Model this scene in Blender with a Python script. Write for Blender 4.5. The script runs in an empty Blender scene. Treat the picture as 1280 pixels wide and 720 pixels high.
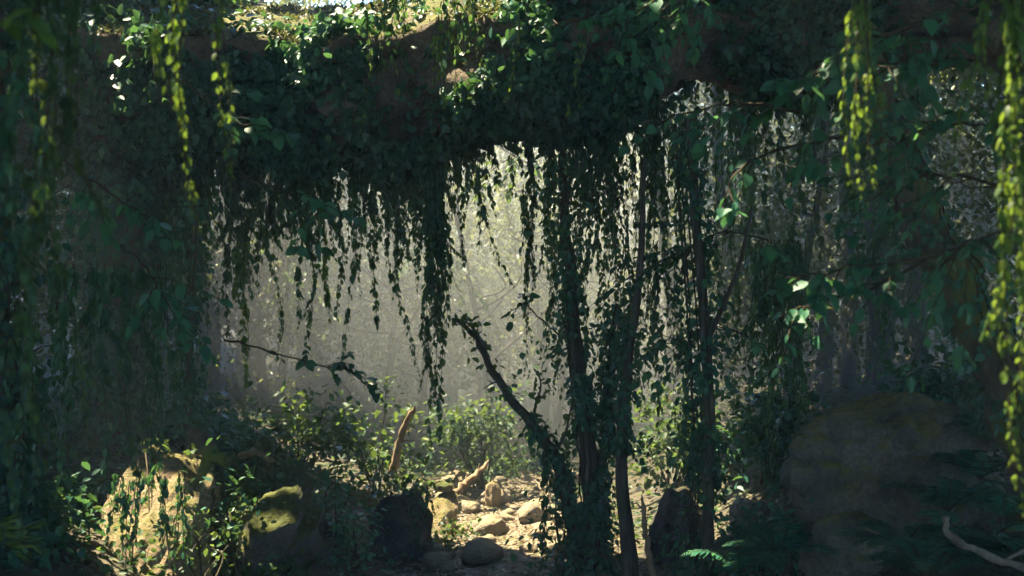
import bpy, bmesh, math, random
import numpy as np
from mathutils import Vector, noise as mnoise

SEED = 11
rng = np.random.default_rng(SEED)
random.seed(SEED)
S = bpy.context.scene
COL = S.collection
F = 1400.0                      # focal length in pixels of the 1280 wide photograph
CAMZ = 2.6
SUN_EL = math.radians(64)
SUN_AZ = math.atan2(-0.37, 0.29)   # where the sun stands: high, left and beyond the arch
SUNV = np.array([math.sin(SUN_AZ) * math.cos(SUN_EL), math.cos(SUN_AZ) * math.cos(SUN_EL), math.sin(SUN_EL)])


def at(px, py, Y):
    return np.array([(px - 640) / F * Y, Y, CAMZ - (py - 360) / F * Y])


def nrm(v):
    v = np.asarray(v, float)
    return v / np.maximum(np.linalg.norm(v, axis=-1, keepdims=True), 1e-9)


def sstep(a, b, x):
    t = np.clip((x - a) / (b - a), 0, 1)
    return t * t * (3 - 2 * t)


# ------------------------------------------------------------------ names and tags
ORD = ('first second third fourth fifth sixth seventh eighth ninth tenth eleventh twelfth thirteenth fourteenth fifteenth '
       'sixteenth seventeenth eighteenth nineteenth').split()
TENS = {2: ('twentieth', 'twenty'), 3: ('thirtieth', 'thirty'), 4: ('fortieth', 'forty'), 5: ('fiftieth', 'fifty'), 6: ('sixtieth', 'sixty'), 7: ('seventieth', 'seventy')}


def ordinal(i):
    if i <= 19:
        return ORD[i - 1]
    t, u = divmod(i, 10)
    return TENS[t][0] if u == 0 else TENS[t][1] + '-' + ORD[u - 1]


def tag(o, label=None, cat=None, group=None, kind=None):
    if label: o['label'] = label
    if cat: o['category'] = cat
    if group: o['group'] = group
    if kind: o['kind'] = kind
    return o


def empty(name, loc, label=None, cat=None, group=None):
    o = bpy.data.objects.new(name, None)
    o.empty_display_size = 0.2
    COL.objects.link(o)
    o.location = tuple(map(float, loc))
    return tag(o, label, cat, group)


# ------------------------------------------------------------------ mesh builder
class MB:
    def __init__(self):
        self.v, self.f, self.n = [], [], 0

    def add(self, verts, *faces):
        verts = np.asarray(verts, float).reshape(-1, 3)
        for fa in faces:
            fa = np.asarray(fa, int)
            if fa.size:
                self.f.append(fa + self.n)
        self.v.append(verts)
        self.n += len(verts)
        return self

    def build(self, name, mat, parent=None, smooth=False, origin=None):
        me = bpy.data.meshes.new(name)
        V = np.concatenate(self.v) if self.v else np.zeros((0, 3))
        off = np.zeros(3)
        if parent is not None:
            off = np.array(WORLD[parent.name])
        elif origin is not None:
            off = np.asarray(origin, float)
        V = V - off
        me.vertices.add(len(V))
        me.vertices.foreach_set('co', V.astype(np.float32).ravel())
        idx = np.concatenate([f.ravel() for f in self.f])
        tot = np.concatenate([np.full(len(f), f.shape[1]) for f in self.f])
        st = np.concatenate([[0], np.cumsum(tot)[:-1]])
        me.loops.add(len(idx))
        me.loops.foreach_set('vertex_index', idx.astype(np.int32))
        me.polygons.add(len(tot))
        me.polygons.foreach_set('loop_start', st.astype(np.int32))
        me.polygons.foreach_set('loop_total', tot.astype(np.int32))
        if smooth:
            me.polygons.foreach_set('use_smooth', np.ones(len(tot), bool))
        me.update(calc_edges=True)
        me.materials.append(mat)
        o = bpy.data.objects.new(name, me)
        COL.objects.link(o)
        if parent is not None:
            o.parent = parent
        else:
            o.location = tuple(map(float, off))
        WORLD[o.name] = off
        return o


WORLD = {}


def root(name, loc, *a, **k):
    o = empty(name, loc, *a, **k)
    WORLD[o.name] = np.asarray(loc, float)
    return o


# ------------------------------------------------------------------ leaves
LEAF_U = np.array([0, .30, .68, 1, .68, .30])
LEAF_S = np.array([0, -.5, -.40, 0, .40, .5])
LEAF_F = np.array([[0, 1, 2, 3], [0, 3, 4, 5]])


def leaves(mb, P, D, N, L, W, fold=.22, curl=.15):
    P = np.asarray(P, float); n = len(P)
    if n == 0: return
    D = nrm(D); Sd = nrm(np.cross(D, N)); N = np.cross(Sd, D)
    L = np.broadcast_to(L, (n,)); W = np.broadcast_to(W, (n,))
    h = fold * np.abs(LEAF_S)[None, :] * W[:, None] - curl * (LEAF_U ** 2)[None, :] * L[:, None]
    V = (P[:, None, :] + D[:, None, :] * (LEAF_U[None, :] * L[:, None])[..., None]
         + Sd[:, None, :] * (LEAF_S[None, :] * W[:, None])[..., None] + N[:, None, :] * h[..., None])
    Fc = (LEAF_F[None] + (np.arange(n) * 6)[:, None, None]).reshape(-1, 4)
    mb.add(V.reshape(-1, 3), Fc)


BU = np.array([0, .22, .22, .22, .5, .5, .5, .8, .8, .8, 1.0])
BS = np.array([0, -.40, 0, .40, -.5, 0, .5, -.28, 0, .28, 0])
BT = np.array([[0, 2, 1], [0, 3, 2], [7, 8, 10], [8, 9, 10]])
BQ = np.array([[1, 2, 5, 4], [2, 3, 6, 5], [4, 5, 8, 7], [5, 6, 9, 8]])


def broad_leaves(mb, P, D, N, L, W, fold=.25, curl=.25):
    """leaves with a midrib and a curled blade, for the ones near the lens"""
    P = np.asarray(P, float); n = len(P)
    if n == 0: return
    D = nrm(D); Sd = nrm(np.cross(D, N)); N = np.cross(Sd, D)
    L = np.broadcast_to(L, (n,)); W = np.broadcast_to(W, (n,))
    cu = curl * rng.uniform(.2, 1.6, n)
    h = fold * np.abs(BS)[None, :] * W[:, None] - cu[:, None] * (BU ** 2)[None, :] * L[:, None]
    h = h + rng.normal(0, .02, (n, 11)) * L[:, None]
    V = (P[:, None, :] + D[:, None, :] * (BU[None, :] * L[:, None])[..., None]
         + Sd[:, None, :] * (BS[None, :] * W[:, None])[..., None] + N[:, None, :] * h[..., None])
    o = (np.arange(n) * 11)[:, None, None]
    mb.add(V.reshape(-1, 3), (BT[None] + o).reshape(-1, 3), (BQ[None] + o).reshape(-1, 4))


def rdir(n, bias=(0, 0, 0)):
    return nrm(rng.normal(0, 1, (n, 3)) + np.asarray(bias, float))


# ------------------------------------------------------------------ tubes
def tube(mb, pts, rad, k=7, rough=0.0, flare=0.0, cap=True):
    pts = np.asarray(pts, float); m = len(pts)
    rad = np.broadcast_to(rad, (m,)).astype(float)
    T = nrm(np.gradient(pts, axis=0))
    ref = np.array([0.3, 1.0, 0.1]) if abs(T[0][1]) < .9 else np.array([1.0, 0.2, 0.1])
    A = nrm(np.cross(T, ref)); B = np.cross(T, A)
    th = np.linspace(0, 2 * np.pi, k, endpoint=False)
    R = rad[:, None] * np.ones(k)[None]
    if rough:
        R = R * (1 + rough * rng.normal(0, 1, (m, k)) * .5 + rough * np.sin(th * 3 + rng.uniform(0, 6))[None])
    V = pts[:, None, :] + A[:, None, :] * (np.cos(th)[None] * R)[..., None] + B[:, None, :] * (np.sin(th)[None] * R)[..., None]
    i = np.arange(m - 1)[:, None] * k; j = np.arange(k)[None]; jn = (j + 1) % k
    Q = np.stack([i + j, i + jn, i + k + jn, i + k + j], -1).reshape(-1, 4)
    V = V.reshape(-1, 3)
    if cap:
        V = np.concatenate([V, pts[-1:] + T[-1:] * rad[-1]])
        e = (m - 1) * k
        Tt = np.stack([e + np.arange(k), e + (np.arange(k) + 1) % k, np.full(k, m * k)], -1)
        mb.add(V, Q, Tt)
    else:
        mb.add(V, Q)


def spline(ctrl, n):
    """Catmull-Rom through the control points"""
    c = np.asarray(ctrl, float)
    c = np.concatenate([[2 * c[0] - c[1]], c, [2 * c[-1] - c[-2]]])
    t = np.linspace(0, len(c) - 3 - 1e-6, n)
    i = t.astype(int); u = (t - i)[:, None]
    p0, p1, p2, p3 = c[i], c[i + 1], c[i + 2], c[i + 3]
    return .5 * ((2 * p1) + (-p0 + p2) * u + (2 * p0 - 5 * p1 + 4 * p2 - p3) * u ** 2 + (-p0 + 3 * p1 - 3 * p2 + p3) * u ** 3)


def wob(pts, a, keep=2):
    p = np.array(pts, float)
    w = rng.normal(0, a, p.shape)
    w[:keep] = 0
    return p + w


# ------------------------------------------------------------------ materials
def newmat(name):
    m = bpy.data.materials.new(name); m.use_nodes = True
    nt = m.node_tree; nt.nodes.clear()
    return m, nt, nt.nodes, nt.links


def ramp(N, cols):
    r = N.new('ShaderNodeValToRGB'); e = r.color_ramp.elements
    while len(e) > 1: e.remove(e[-1])
    for i, (p, c) in enumerate(cols):
        q = e[0] if i == 0 else e.new(p)
        q.position = p; q.color = (*c, 1)
    return r


def leaf_mat(name, cols, trans, tmix=.4, rough=.45, spec=.35):
    m, nt, N, L = newmat(name)
    out = N.new('ShaderNodeOutputMaterial'); g = N.new('ShaderNodeNewGeometry')
    r = ramp(N, cols); L.new(g.outputs['Random Per Island'], r.inputs[0])
    tc = N.new('ShaderNodeTexCoord'); nz = N.new('ShaderNodeTexNoise'); nz.inputs['Scale'].default_value = 1.3; nz.inputs['Detail'].default_value = 3
    L.new(tc.outputs['Object'], nz.inputs['Vector'])
    hv = N.new('ShaderNodeHueSaturation'); L.new(r.outputs[0], hv.inputs['Color'])
    mr = N.new('ShaderNodeMapRange'); mr.inputs[1].default_value = .3; mr.inputs[2].default_value = .7; mr.inputs[3].default_value = .6; mr.inputs[4].default_value = 1.45
    L.new(nz.outputs['Fac'], mr.inputs[0]); L.new(mr.outputs[0], hv.inputs['Value'])
    b = N.new('ShaderNodeBsdfPrincipled'); b.inputs['Roughness'].default_value = rough; b.inputs['Specular IOR Level'].default_value = spec
    L.new(hv.outputs[0], b.inputs['Base Color'])
    t = N.new('ShaderNodeBsdfTranslucent')
    mx = N.new('ShaderNodeMix'); mx.data_type = 'RGBA'; mx.blend_type = 'MULTIPLY'; mx.inputs[0].default_value = 1
    mx2 = N.new('ShaderNodeMix'); mx2.data_type = 'RGBA'; mx2.inputs[0].default_value = .65
    mx2.inputs[7].default_value = (*trans, 1); L.new(hv.outputs[0], mx2.inputs[6])
    L.new(mx2.outputs[2], t.inputs['Color'])
    ms = N.new('ShaderNodeMixShader'); ms.inputs[0].default_value = tmix
    L.new(b.outputs[0], ms.inputs[1]); L.new(t.outputs[0], ms.inputs[2]); L.new(ms.outputs[0], out.inputs[0])
    return m


def rock_mat(name, cols, moss, mossamt=.5, scale=1.0, bump=.6, stain=(.20, .10, .04), stain_amt=.3, mosscover=(.15, .75)):
    m, nt, N, L = newmat(name)
    out = N.new('ShaderNodeOutputMaterial'); b = N.new('ShaderNodeBsdfPrincipled')
    tc = N.new('ShaderNodeTexCoord'); g = N.new('ShaderNodeNewGeometry')
    def nz(s, d, rgh=.55):
        n = N.new('ShaderNodeTexNoise'); n.inputs['Scale'].default_value = s * scale; n.inputs['Detail'].default_value = d; n.inputs['Roughness'].default_value = rgh
        L.new(tc.outputs['Object'], n.inputs['Vector']); return n
    def mix(f, a, bb, mode='MIX'):
        x = N.new('ShaderNodeMix'); x.data_type = 'RGBA'; x.blend_type = mode
        if isinstance(f, float): x.inputs[0].default_value = f
        else: L.new(f, x.inputs[0])
        for s, i in ((a, 6), (bb, 7)):
            if isinstance(s, tuple): x.inputs[i].default_value = (*s, 1)
            else: L.new(s, x.inputs[i])
        return x.outputs[2]
    n1 = nz(2.2, 9, .62); r1 = ramp(N, cols); L.new(n1.outputs['Fac'], r1.inputs[0])
    n2 = nz(1.1, 5); rs = ramp(N, [(.48, (0, 0, 0)), (.68, (1, 1, 1))]); L.new(n2.outputs['Color'], rs.inputs[0])
    ml = N.new('ShaderNodeMath'); ml.operation = 'MULTIPLY'; ml.inputs[1].default_value = stain_amt; L.new(rs.outputs[0], ml.inputs[0])
    c = mix(ml.outputs[0], r1.outputs[0], stain)
    n5 = nz(26, 5, .7); r5 = ramp(N, [(.35, (.45, .45, .45)), (.6, (1, 1, 1))]); L.new(n5.outputs['Fac'], r5.inputs[0])
    c = mix(.8, c, r5.outputs[0], 'MULTIPLY')
    # moss settles on faces that look upward
    sx = N.new('ShaderNodeSeparateXYZ'); L.new(g.outputs['Normal'], sx.inputs[0])
    mr = N.new('ShaderNodeMapRange'); mr.inputs[1].default_value = -.3; mr.inputs[2].default_value = .9; L.new(sx.outputs[2], mr.inputs[0])
    n3 = nz(2.6, 7, .6)
    ad = N.new('ShaderNodeMath'); ad.operation = 'MULTIPLY'; L.new(mr.outputs[0], ad.inputs[0]); L.new(n3.outputs['Fac'], ad.inputs[1])
    rm = ramp(N, [(mosscover[0], (0, 0, 0)), (mosscover[1], (1, 1, 1))]); L.new(ad.outputs[0], rm.inputs[0])
    mm = N.new('ShaderNodeMath'); mm.operation = 'MULTIPLY'; mm.inputs[1].default_value = mossamt; L.new(rm.outputs[0], mm.inputs[0])
    n4 = nz(14, 4); r4 = ramp(N, moss); L.new(n4.outputs['Fac'], r4.inputs[0])
    c = mix(mm.outputs[0], c, r4.outputs[0])
    L.new(c, b.inputs['Base Color']); b.inputs['Roughness'].default_value = .9; b.inputs['Specular IOR Level'].default_value = .2
    nb = nz(9, 10, .68); nb2 = nz(45, 4, .6)
    a2 = N.new('ShaderNodeMath'); a2.operation = 'MULTIPLY_ADD'; a2.inputs[1].default_value = .35; L.new(nb2.outputs['Fac'], a2.inputs[0]); L.new(nb.outputs['Fac'], a2.inputs[2])
    bp = N.new('ShaderNodeBump'); bp.inputs['Strength'].default_value = bump; bp.inputs['Distance'].default_value = .08
    L.new(a2.outputs[0], bp.inputs['Height']); L.new(bp.outputs[0], b.inputs['Normal'])
    L.new(b.outputs[0], out.inputs[0])
    return m


def bark_mat(name, cols, moss=(.05, .07, .02), mossamt=.4):
    m, nt, N, L = newmat(name)
    out = N.new('ShaderNodeOutputMaterial'); b = N.new('ShaderNodeBsdfPrincipled'); tc = N.new('ShaderNodeTexCoord')
    mp = N.new('ShaderNodeMapping'); mp.inputs['Scale'].default_value = (22, 22, 3.5); L.new(tc.outputs['Object'], mp.inputs[0])
    n = N.new('ShaderNodeTexNoise'); n.inputs['Scale'].default_value = 1; n.inputs['Detail'].default_value = 8; n.inputs['Roughness'].default_value = .65; L.new(mp.outputs[0], n.inputs['Vector'])
    r = ramp(N, cols); L.new(n.outputs['Fac'], r.inputs[0])
    n2 = N.new('ShaderNodeTexNoise'); n2.inputs['Scale'].default_value = 2.4; n2.inputs['Detail'].default_value = 6; L.new(tc.outputs['Object'], n2.inputs['Vector'])
    rm = ramp(N, [(.45, (0, 0, 0)), (.62, (mossamt,) * 3)]); L.new(n2.outputs['Fac'], rm.inputs[0])
    x = N.new('ShaderNodeMix'); x.data_type = 'RGBA'; L.new(rm.outputs[0], x.inputs[0]); L.new(r.outputs[0], x.inputs[6]); x.inputs[7].default_value = (*moss, 1)
    L.new(x.outputs[2], b.inputs['Base Color']); b.inputs['Roughness'].default_value = .85; b.inputs['Specular IOR Level'].default_value = .2
    bp = N.new('ShaderNodeBump'); bp.inputs['Strength'].default_value = .7; bp.inputs['Distance'].default_value = .03
    L.new(n.outputs['Fac'], bp.inputs['Height']); L.new(bp.outputs[0], b.inputs['Normal']); L.new(b.outputs[0], out.inputs[0])
    return m


def ground_mat(name, cols, scale):
    m, nt, N, L = newmat(name)
    out = N.new('ShaderNodeOutputMaterial'); b = N.new('ShaderNodeBsdfPrincipled'); tc = N.new('ShaderNodeTexCoord')
    n = N.new('ShaderNodeTexNoise'); n.inputs['Scale'].default_value = scale; n.inputs['Detail'].default_value = 10; n.inputs['Roughness'].default_value = .7; L.new(tc.outputs['Object'], n.inputs['Vector'])
    r = ramp(N, cols); L.new(n.outputs['Fac'], r.inputs[0]); L.new(r.outputs[0], b.inputs['Base Color'])
    v = N.new('ShaderNodeTexVoronoi'); v.inputs['Scale'].default_value = scale * 6; L.new(tc.outputs['Object'], v.inputs['Vector'])
    a = N.new('ShaderNodeMath'); a.operation = 'ADD'; L.new(n.outputs['Fac'], a.inputs[0]); L.new(v.outputs['Distance'], a.inputs[1])
    bp = N.new('ShaderNodeBump'); bp.inputs['Strength'].default_value = .8; bp.inputs['Distance'].default_value = .13
    L.new(a.outputs[0], bp.inputs['Height']); L.new(bp.outputs[0], b.inputs['Normal'])
    b.inputs['Roughness'].default_value = .95; L.new(b.outputs[0], out.inputs[0])
    return m


M = dict(
    ivy=leaf_mat('ivy_leaf', [(0, (.012, .055, .034)), (.5, (.02, .095, .055)), (.85, (.034, .13, .06)), (1, (.07, .17, .05))], (.10, .20, .03), .3),
    vine=leaf_mat('vine_leaf', [(0, (.014, .055, .03)), (.6, (.026, .09, .042)), (1, (.05, .13, .04))], (.16, .26, .03), .35),
    young_lit=leaf_mat('sunlit_young_vine_leaf', [(0, (.03, .085, .018)), (.5, (.06, .13, .022)), (1, (.14, .19, .025))], (.22, .33, .03), .45),  # yellow-green of sunlit vines is put into this leaf colour
    broad=leaf_mat('broad_leaf', [(0, (.022, .10, .06)), (.6, (.035, .14, .075)), (1, (.06, .19, .07))], (.14, .34, .08), .4, .52, .28),
    bush=leaf_mat('bush_leaf', [(0, (.014, .045, .02)), (.6, (.028, .07, .026)), (.9, (.05, .10, .028)), (1, (.10, .12, .03))], (.16, .24, .035), .38, .5, .22),
    far=leaf_mat('lit_forest_leaf', [(0, (.075, .10, .036)), (.6, (.09, .118, .04)), (1, (.115, .135, .045))], (.24, .27, .07), .4),  # leaf colour lightened so the background trees look sunlit and veiled
    canopy=leaf_mat('shade_canopy_leaf', [(0, (.03, .05, .02)), (1, (.045, .08, .028))], (.08, .14, .03), .12),
    fern=leaf_mat('fern_leaf', [(0, (.02, .10, .06)), (.7, (.03, .15, .08)), (.92, (.04, .16, .06)), (1, (.14, .06, .02))], (.06, .16, .05), .3),
    moss=leaf_mat('moss_blade', [(0, (.028, .045, .010)), (.6, (.06, .075, .014)), (1, (.12, .105, .028))], (.13, .15, .03), .3),
    stem=bark_mat('vine_stem', [(.3, (.03, .022, .012)), (.7, (.07, .055, .03))], mossamt=.2),
    bark=bark_mat('tree_bark', [(.3, (.03, .026, .02)), (.55, (.08, .07, .055)), (.75, (.15, .135, .11))]),
    mossbark=bark_mat('mossy_bark', [(.3, (.03, .025, .016)), (.6, (.09, .075, .05)), (.75, (.14, .12, .08))], moss=(.10, .12, .02), mossamt=.9),
    stick=bark_mat('dead_wood', [(.3, (.07, .045, .025)), (.5, (.2, .14, .08)), (.7, (.30, .22, .14))], mossamt=.4),
    greystick=bark_mat('grey_dead_wood', [(.3, (.10, .08, .06)), (.7, (.28, .23, .18))], mossamt=.05),
    arch=rock_mat('arch_rock', [(.25, (.04, .034, .025)), (.45, (.14, .115, .08)), (.62, (.26, .215, .155)), (.8, (.36, .31, .24))],
                  [(.3, (.04, .055, .01)), (.7, (.13, .14, .022))], .85, .8, 1.0, stain=(.17, .10, .045), stain_amt=.25, mosscover=(.28, .46)),
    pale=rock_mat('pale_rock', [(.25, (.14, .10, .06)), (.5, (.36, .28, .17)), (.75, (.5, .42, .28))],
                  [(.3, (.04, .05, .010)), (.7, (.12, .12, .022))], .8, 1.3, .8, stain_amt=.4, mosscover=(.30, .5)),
    boulder=rock_mat('boulder_rock', [(.25, (.032, .032, .024)), (.5, (.15, .148, .112)), (.75, (.29, .28, .22))],
                     [(.3, (.08, .09, .02)), (.7, (.26, .23, .03))], .8, 1.0, .7, stain=(.22, .10, .04), stain_amt=.55, mosscover=(.33, .56)),
    mossrock=rock_mat('moss_covered_rock', [(.25, (.05, .045, .035)), (.5, (.13, .12, .1)), (.75, (.26, .24, .2))],
                      [(.3, (.035, .045, .010)), (.7, (.10, .115, .02))], .95, 1.6, .8, mosscover=(.18, .36)),
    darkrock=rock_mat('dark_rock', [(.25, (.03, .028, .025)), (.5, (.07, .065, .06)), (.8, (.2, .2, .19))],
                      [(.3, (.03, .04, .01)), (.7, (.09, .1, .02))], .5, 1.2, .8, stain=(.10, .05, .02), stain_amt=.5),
    stone=rock_mat('path_stone', [(.25, (.16, .13, .09)), (.5, (.27, .23, .165)), (.75, (.36, .31, .235))],
                   [(.3, (.1, .1, .02)), (.7, (.2, .19, .05))], .4, 2.0, .6, stain=(.3, .18, .08), stain_amt=.35, mosscover=(.35, .6)),
    ground=ground_mat('forest_floor', [(.3, (.025, .02, .012)), (.5, (.06, .05, .025)), (.62, (.045, .06, .018)), (.75, (.13, .10, .055))], 1.6),
    path=ground_mat('path_gravel', [(.3, (.10, .08, .05)), (.5, (.20, .165, .11)), (.6, (.09, .10, .035)), (.75, (.30, .255, .18))], 3.0),
)


# ------------------------------------------------------------------ terrain
def nz3(x, y, z=0.0):
    return mnoise.noise(Vector((x, y, z)))


def h0(x, y):
    x = np.asarray(x, float); y = np.asarray(y, float)
    k = sstep(2, 7, y)
    left = sstep(-.9, -4.2, x) * 1.05
    right = sstep(1.25, 2.9, x) * .75 + sstep(3, 9, x) * .8
    near = (1 - k) * .25
    back = np.maximum(y - 24, 0) * .08 + sstep(14, 20, y) * .25
    wide = .6 * sstep(8, 16, np.abs(x))
    return (left + right) * (1 - .35 * sstep(13, 20, y)) + near + back + wide


def ground_z(x, y):
    return float(h0(x, y)) + .10 * nz3(x * .6, y * .6, 3.1) + .035 * nz3(x * 2.3, y * 2.3, 1.7)


xs = np.concatenate([np.linspace(-45, -25, 10), np.linspace(-24, -8, 24), np.linspace(-7.7, 7.7, 110), np.linspace(8, 24, 24), np.linspace(25, 45, 10)])
ys = np.concatenate([np.linspace(-18, 4, 24), np.linspace(4.3, 20, 110), np.linspace(20.5, 66, 50)])
gx, gy = np.meshgrid(xs, ys)
gz = np.array([ground_z(a, min(b, 75)) for a, b in zip(gx.ravel(), gy.ravel())])
ni, nj = gx.shape
ii, jj = np.meshgrid(np.arange(ni - 1), np.arange(nj - 1), indexing='ij')
q = (ii * nj + jj).ravel()
mb = MB(); mb.add(np.stack([gx.ravel(), gy.ravel(), gz], -1), np.stack([q, q + 1, q + nj + 1, q + nj], -1))
tag(mb.build('ground', M['ground'], smooth=True), kind='structure')


def path_x(y):
    return .10 - .10 * np.sin((np.asarray(y) - 9.5) * .45) - .03 * (np.asarray(y) - 10)


py_ = np.linspace(5.5, 19, 80); mb = MB(); V = []
for y in py_:
    c = float(path_x(y)); wl = .62 + .22 * nz3(0, y * .9, 4) + .1 * nz3(0, y * 3, 9); wr = .62 + .22 * nz3(5, y * .9, 4) + .1 * nz3(3, y * 3, 9)
    for t in np.linspace(-1, 1, 15):
        x = c + t * (wl if t < 0 else wr)
        V.append((x, y, ground_z(x, y) + .012 - .03 * max(0, abs(t) - .9) * 10 + .015 * nz3(x * 5, y * 5)))
q = (np.arange(79)[:, None] * 15 + np.arange(14)[None]).ravel()
mb.add(V, np.stack([q, q + 1, q + 16, q + 15], -1))
tag(mb.build('path', M['path'], smooth=True), kind='structure')


# ------------------------------------------------------------------ rocks
def ico(sub):
    bm = bmesh.new(); bmesh.ops.create_icosphere(bm, subdivisions=sub, radius=1)
    V = np.array([v.co[:] for v in bm.verts]); Fc = np.array([[v.index for v in f.verts] for f in bm.faces]); bm.free()
    return V, Fc


ICO = {k: ico(k) for k in (3, 4, 5, 6)}


def rock(name, c, size, mat, label, cat='rock', sub=5, rough=.16, seed=0, blocky=0.0, strata=0.0, rot=0.0, tilt=0.0, group=None, lean=0.0):
    """a stone: a ball squared off by a few cutting planes, then roughened at three scales"""
    r = np.random.default_rng(seed + 100)
    V, Fc = ICO[sub]; V = V.copy()
    if blocky:
        p = 2 + blocky * 8
        V = V / (np.sum(np.abs(V) ** p, 1, keepdims=True) ** (1 / p))
    for _ in range(9):
        n = nrm(r.normal(0, 1, 3)); d = r.uniform(.72, .95)
        e = np.maximum(V @ n - d, 0); V = V - n[None] * (e * .85)[:, None]
    off = r.uniform(-50, 50, 3)
    D = np.array([mnoise.fractal(Vector(v * 1.1 + off), 1.0, 2.0, 3) * rough * 1.2 + mnoise.fractal(Vector(v * 3.5 + off), .9, 2.1, 4) * rough * .45
                  - abs(mnoise.noise(Vector(v * 2.2 - off))) * rough * .35 for v in V])
    V = V * (1 + D)[:, None]
    if sub >= 6:                                    # grain, pits and cracks
        V = V * (1 + np.array([.014 * mnoise.fractal(Vector(v * 9 + off), .8, 2.2, 4) - .06 * max(0, 1 - 8 * abs(mnoise.noise(Vector((v[0] * 1.7, v[1] * 1.7, v[2] * 3.2)) + Vector(tuple(off))))) for v in V]))[:, None]
    if strata:                                      # broad flat top, foot cut under
        V[:, 2] = np.where(V[:, 2] > .55, .55 + (V[:, 2] - .55) * .6, V[:, 2]); V[:, :2] *= (1 - .22 * sstep(-.35, -.9, V[:, 2]))[:, None]
    if strata:
        z = V[:, 2] + .25 * V[:, 0] + np.array([.10 * mnoise.noise(Vector(v * 1.5 + off)) for v in V])
        for zz, dp in ((-.45, .10), (-.62, .06), (.2, .02)):
            V[:, :2] *= (1 - strata * dp * np.exp(-((z - zz) / .035) ** 2))[:, None]
    V = V * np.asarray(size)[None]
    ct, st = math.cos(tilt), math.sin(tilt)
    V = np.stack([V[:, 0] * ct - V[:, 2] * st, V[:, 1], V[:, 0] * st + V[:, 2] * ct], -1)
    cr, sr = math.cos(rot), math.sin(rot)
    V = np.stack([V[:, 0] * cr - V[:, 1] * sr, V[:, 0] * sr + V[:, 1] * cr, V[:, 2]], -1)
    V[:, 1] += lean * V[:, 2]
    mb = MB(); mb.add(V + np.asarray(c)[None], Fc)
    o = mb.build(name, M[mat], smooth=True, origin=c)
    tag(o, label, cat, group)
    return o, V + np.asarray(c)[None], Fc


def prock(name, px0, py0, px1, py1, Y, depth, mat, label, **k):
    a, b = at(px0, py0, Y), at(px1, py1, Y)
    c = (a + b) / 2
    return rock(name, c, (abs(b[0] - a[0]) / 2, depth / 2, abs(a[2] - b[2]) / 2), mat, label, **k)


def scatter(V, Fc, n, cond=None):
    """random points and normals on a triangle or quad mesh"""
    Fc = np.asarray(Fc)
    if Fc.shape[1] == 4:
        Fc = np.concatenate([Fc[:, [0, 1, 2]], Fc[:, [0, 2, 3]]])
    A, B, Cc = V[Fc[:, 0]], V[Fc[:, 1]], V[Fc[:, 2]]
    N = np.cross(B - A, Cc - A); ar = np.linalg.norm(N, axis=1) / 2
    N = nrm(N); cen = (A + B + Cc) / 3
    w = ar.copy()
    if cond is not None: w = w * cond(cen, N)
    pick = rng.choice(len(Fc), n, p=w / w.sum())
    u = rng.uniform(0, 1, (n, 2)); fl = u.sum(1) > 1; u[fl] = 1 - u[fl]
    P = A[pick] + (B - A)[pick] * u[:, :1] + (Cc - A)[pick] * u[:, 1:]
    return P, N[pick]


def clumpy(scale, thr, soft=.12, seed=0.0):
    def f(c, N):
        v = np.array([mnoise.fractal(Vector((p[0] * scale + seed, p[1] * scale, p[2] * scale)), 1.0, 2.0, 3) for p in c])
        return sstep(thr - soft, thr + soft, v) + .02
    return f


# ------------------------------------------------------------------ the rock arch
arch_c = [(-13, 14.0, 1.0), (-9.0, 13.0, 3.6), at(60, 100, 12.4), at(190, 92, 12.2), at(330, 94, 11.8), at(480, 100, 11.3), at(620, 66, 11.0), at(760, 40, 11.0),
          at(900, 34, 10.9), at(1040, 28, 10.7), at(1220, -10, 10.5), (6.5, 10.2, 5.2), (9, 10.2, 3.0), (11, 10.2, 0)]
arch_r = np.interp(np.linspace(0, 1, 230), np.linspace(0, 1, 14), [1.2, 1.5, 1.5, 1.45, 1.28, 1.25, 1.2, 1.05, .76, .70, .78, 1.1, 1.3, 1.5])
cl = spline(arch_c, 230)
K = 84
T = nrm(np.gradient(cl, axis=0)); A_ = nrm(np.cross(T, np.array([0, 0, 1.0])[None])); B_ = np.cross(A_, T)
th = np.linspace(0, 2 * np.pi, K, endpoint=False)
base = np.cos(th)[None, :, None] * A_[:, None, :] * .72 + np.sin(th)[None, :, None] * B_[:, None, :]
V = cl[:, None, :] + base * arch_r[:, None, None]
V = V.reshape(-1, 3); bn = nrm(base.reshape(-1, 3))
dsp = np.array([.42 * mnoise.fractal(Vector(v * .75), 1, 2, 3) + .20 * abs(mnoise.noise(Vector(v * 1.9))) + .16 * mnoise.fractal(Vector(v * 2.6), .8, 2.1, 5)
                - .10 * (1 - abs(mnoise.noise(Vector((v[0] * 1.5 + 4, v[1] * 1.5, v[2] * 2.6))))) ** 6 for v in V])
V = V + bn * dsp[:, None]
rz = V[:, 2] - np.repeat(cl[:, 2], K)
V[:, 2] -= np.where(rz > 0, .38, .28) * sstep(2.0, .6, V[:, 0]) * rz
rz = V[:, 2] - np.repeat(cl[:, 2], K)      # the front face leans back, its foot comes forward
V[:, 1] += np.where(rz > 0, 1.7, .30) * rz - .85
i = np.arange(229)[:, None] * K; j = np.arange(K)[None]; jn = (j + 1) % K
archF = np.stack([i + j, i + jn, i + K + jn, i + K + j], -1).reshape(-1, 4)
archV = V
mb = MB(); mb.add(V, archF)
tag(mb.build('rock_arch', M['arch'], smooth=True, origin=(0, 11, 4)), 'huge mossy rock arch spanning the top of the view under ivy', 'rock arch')
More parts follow.
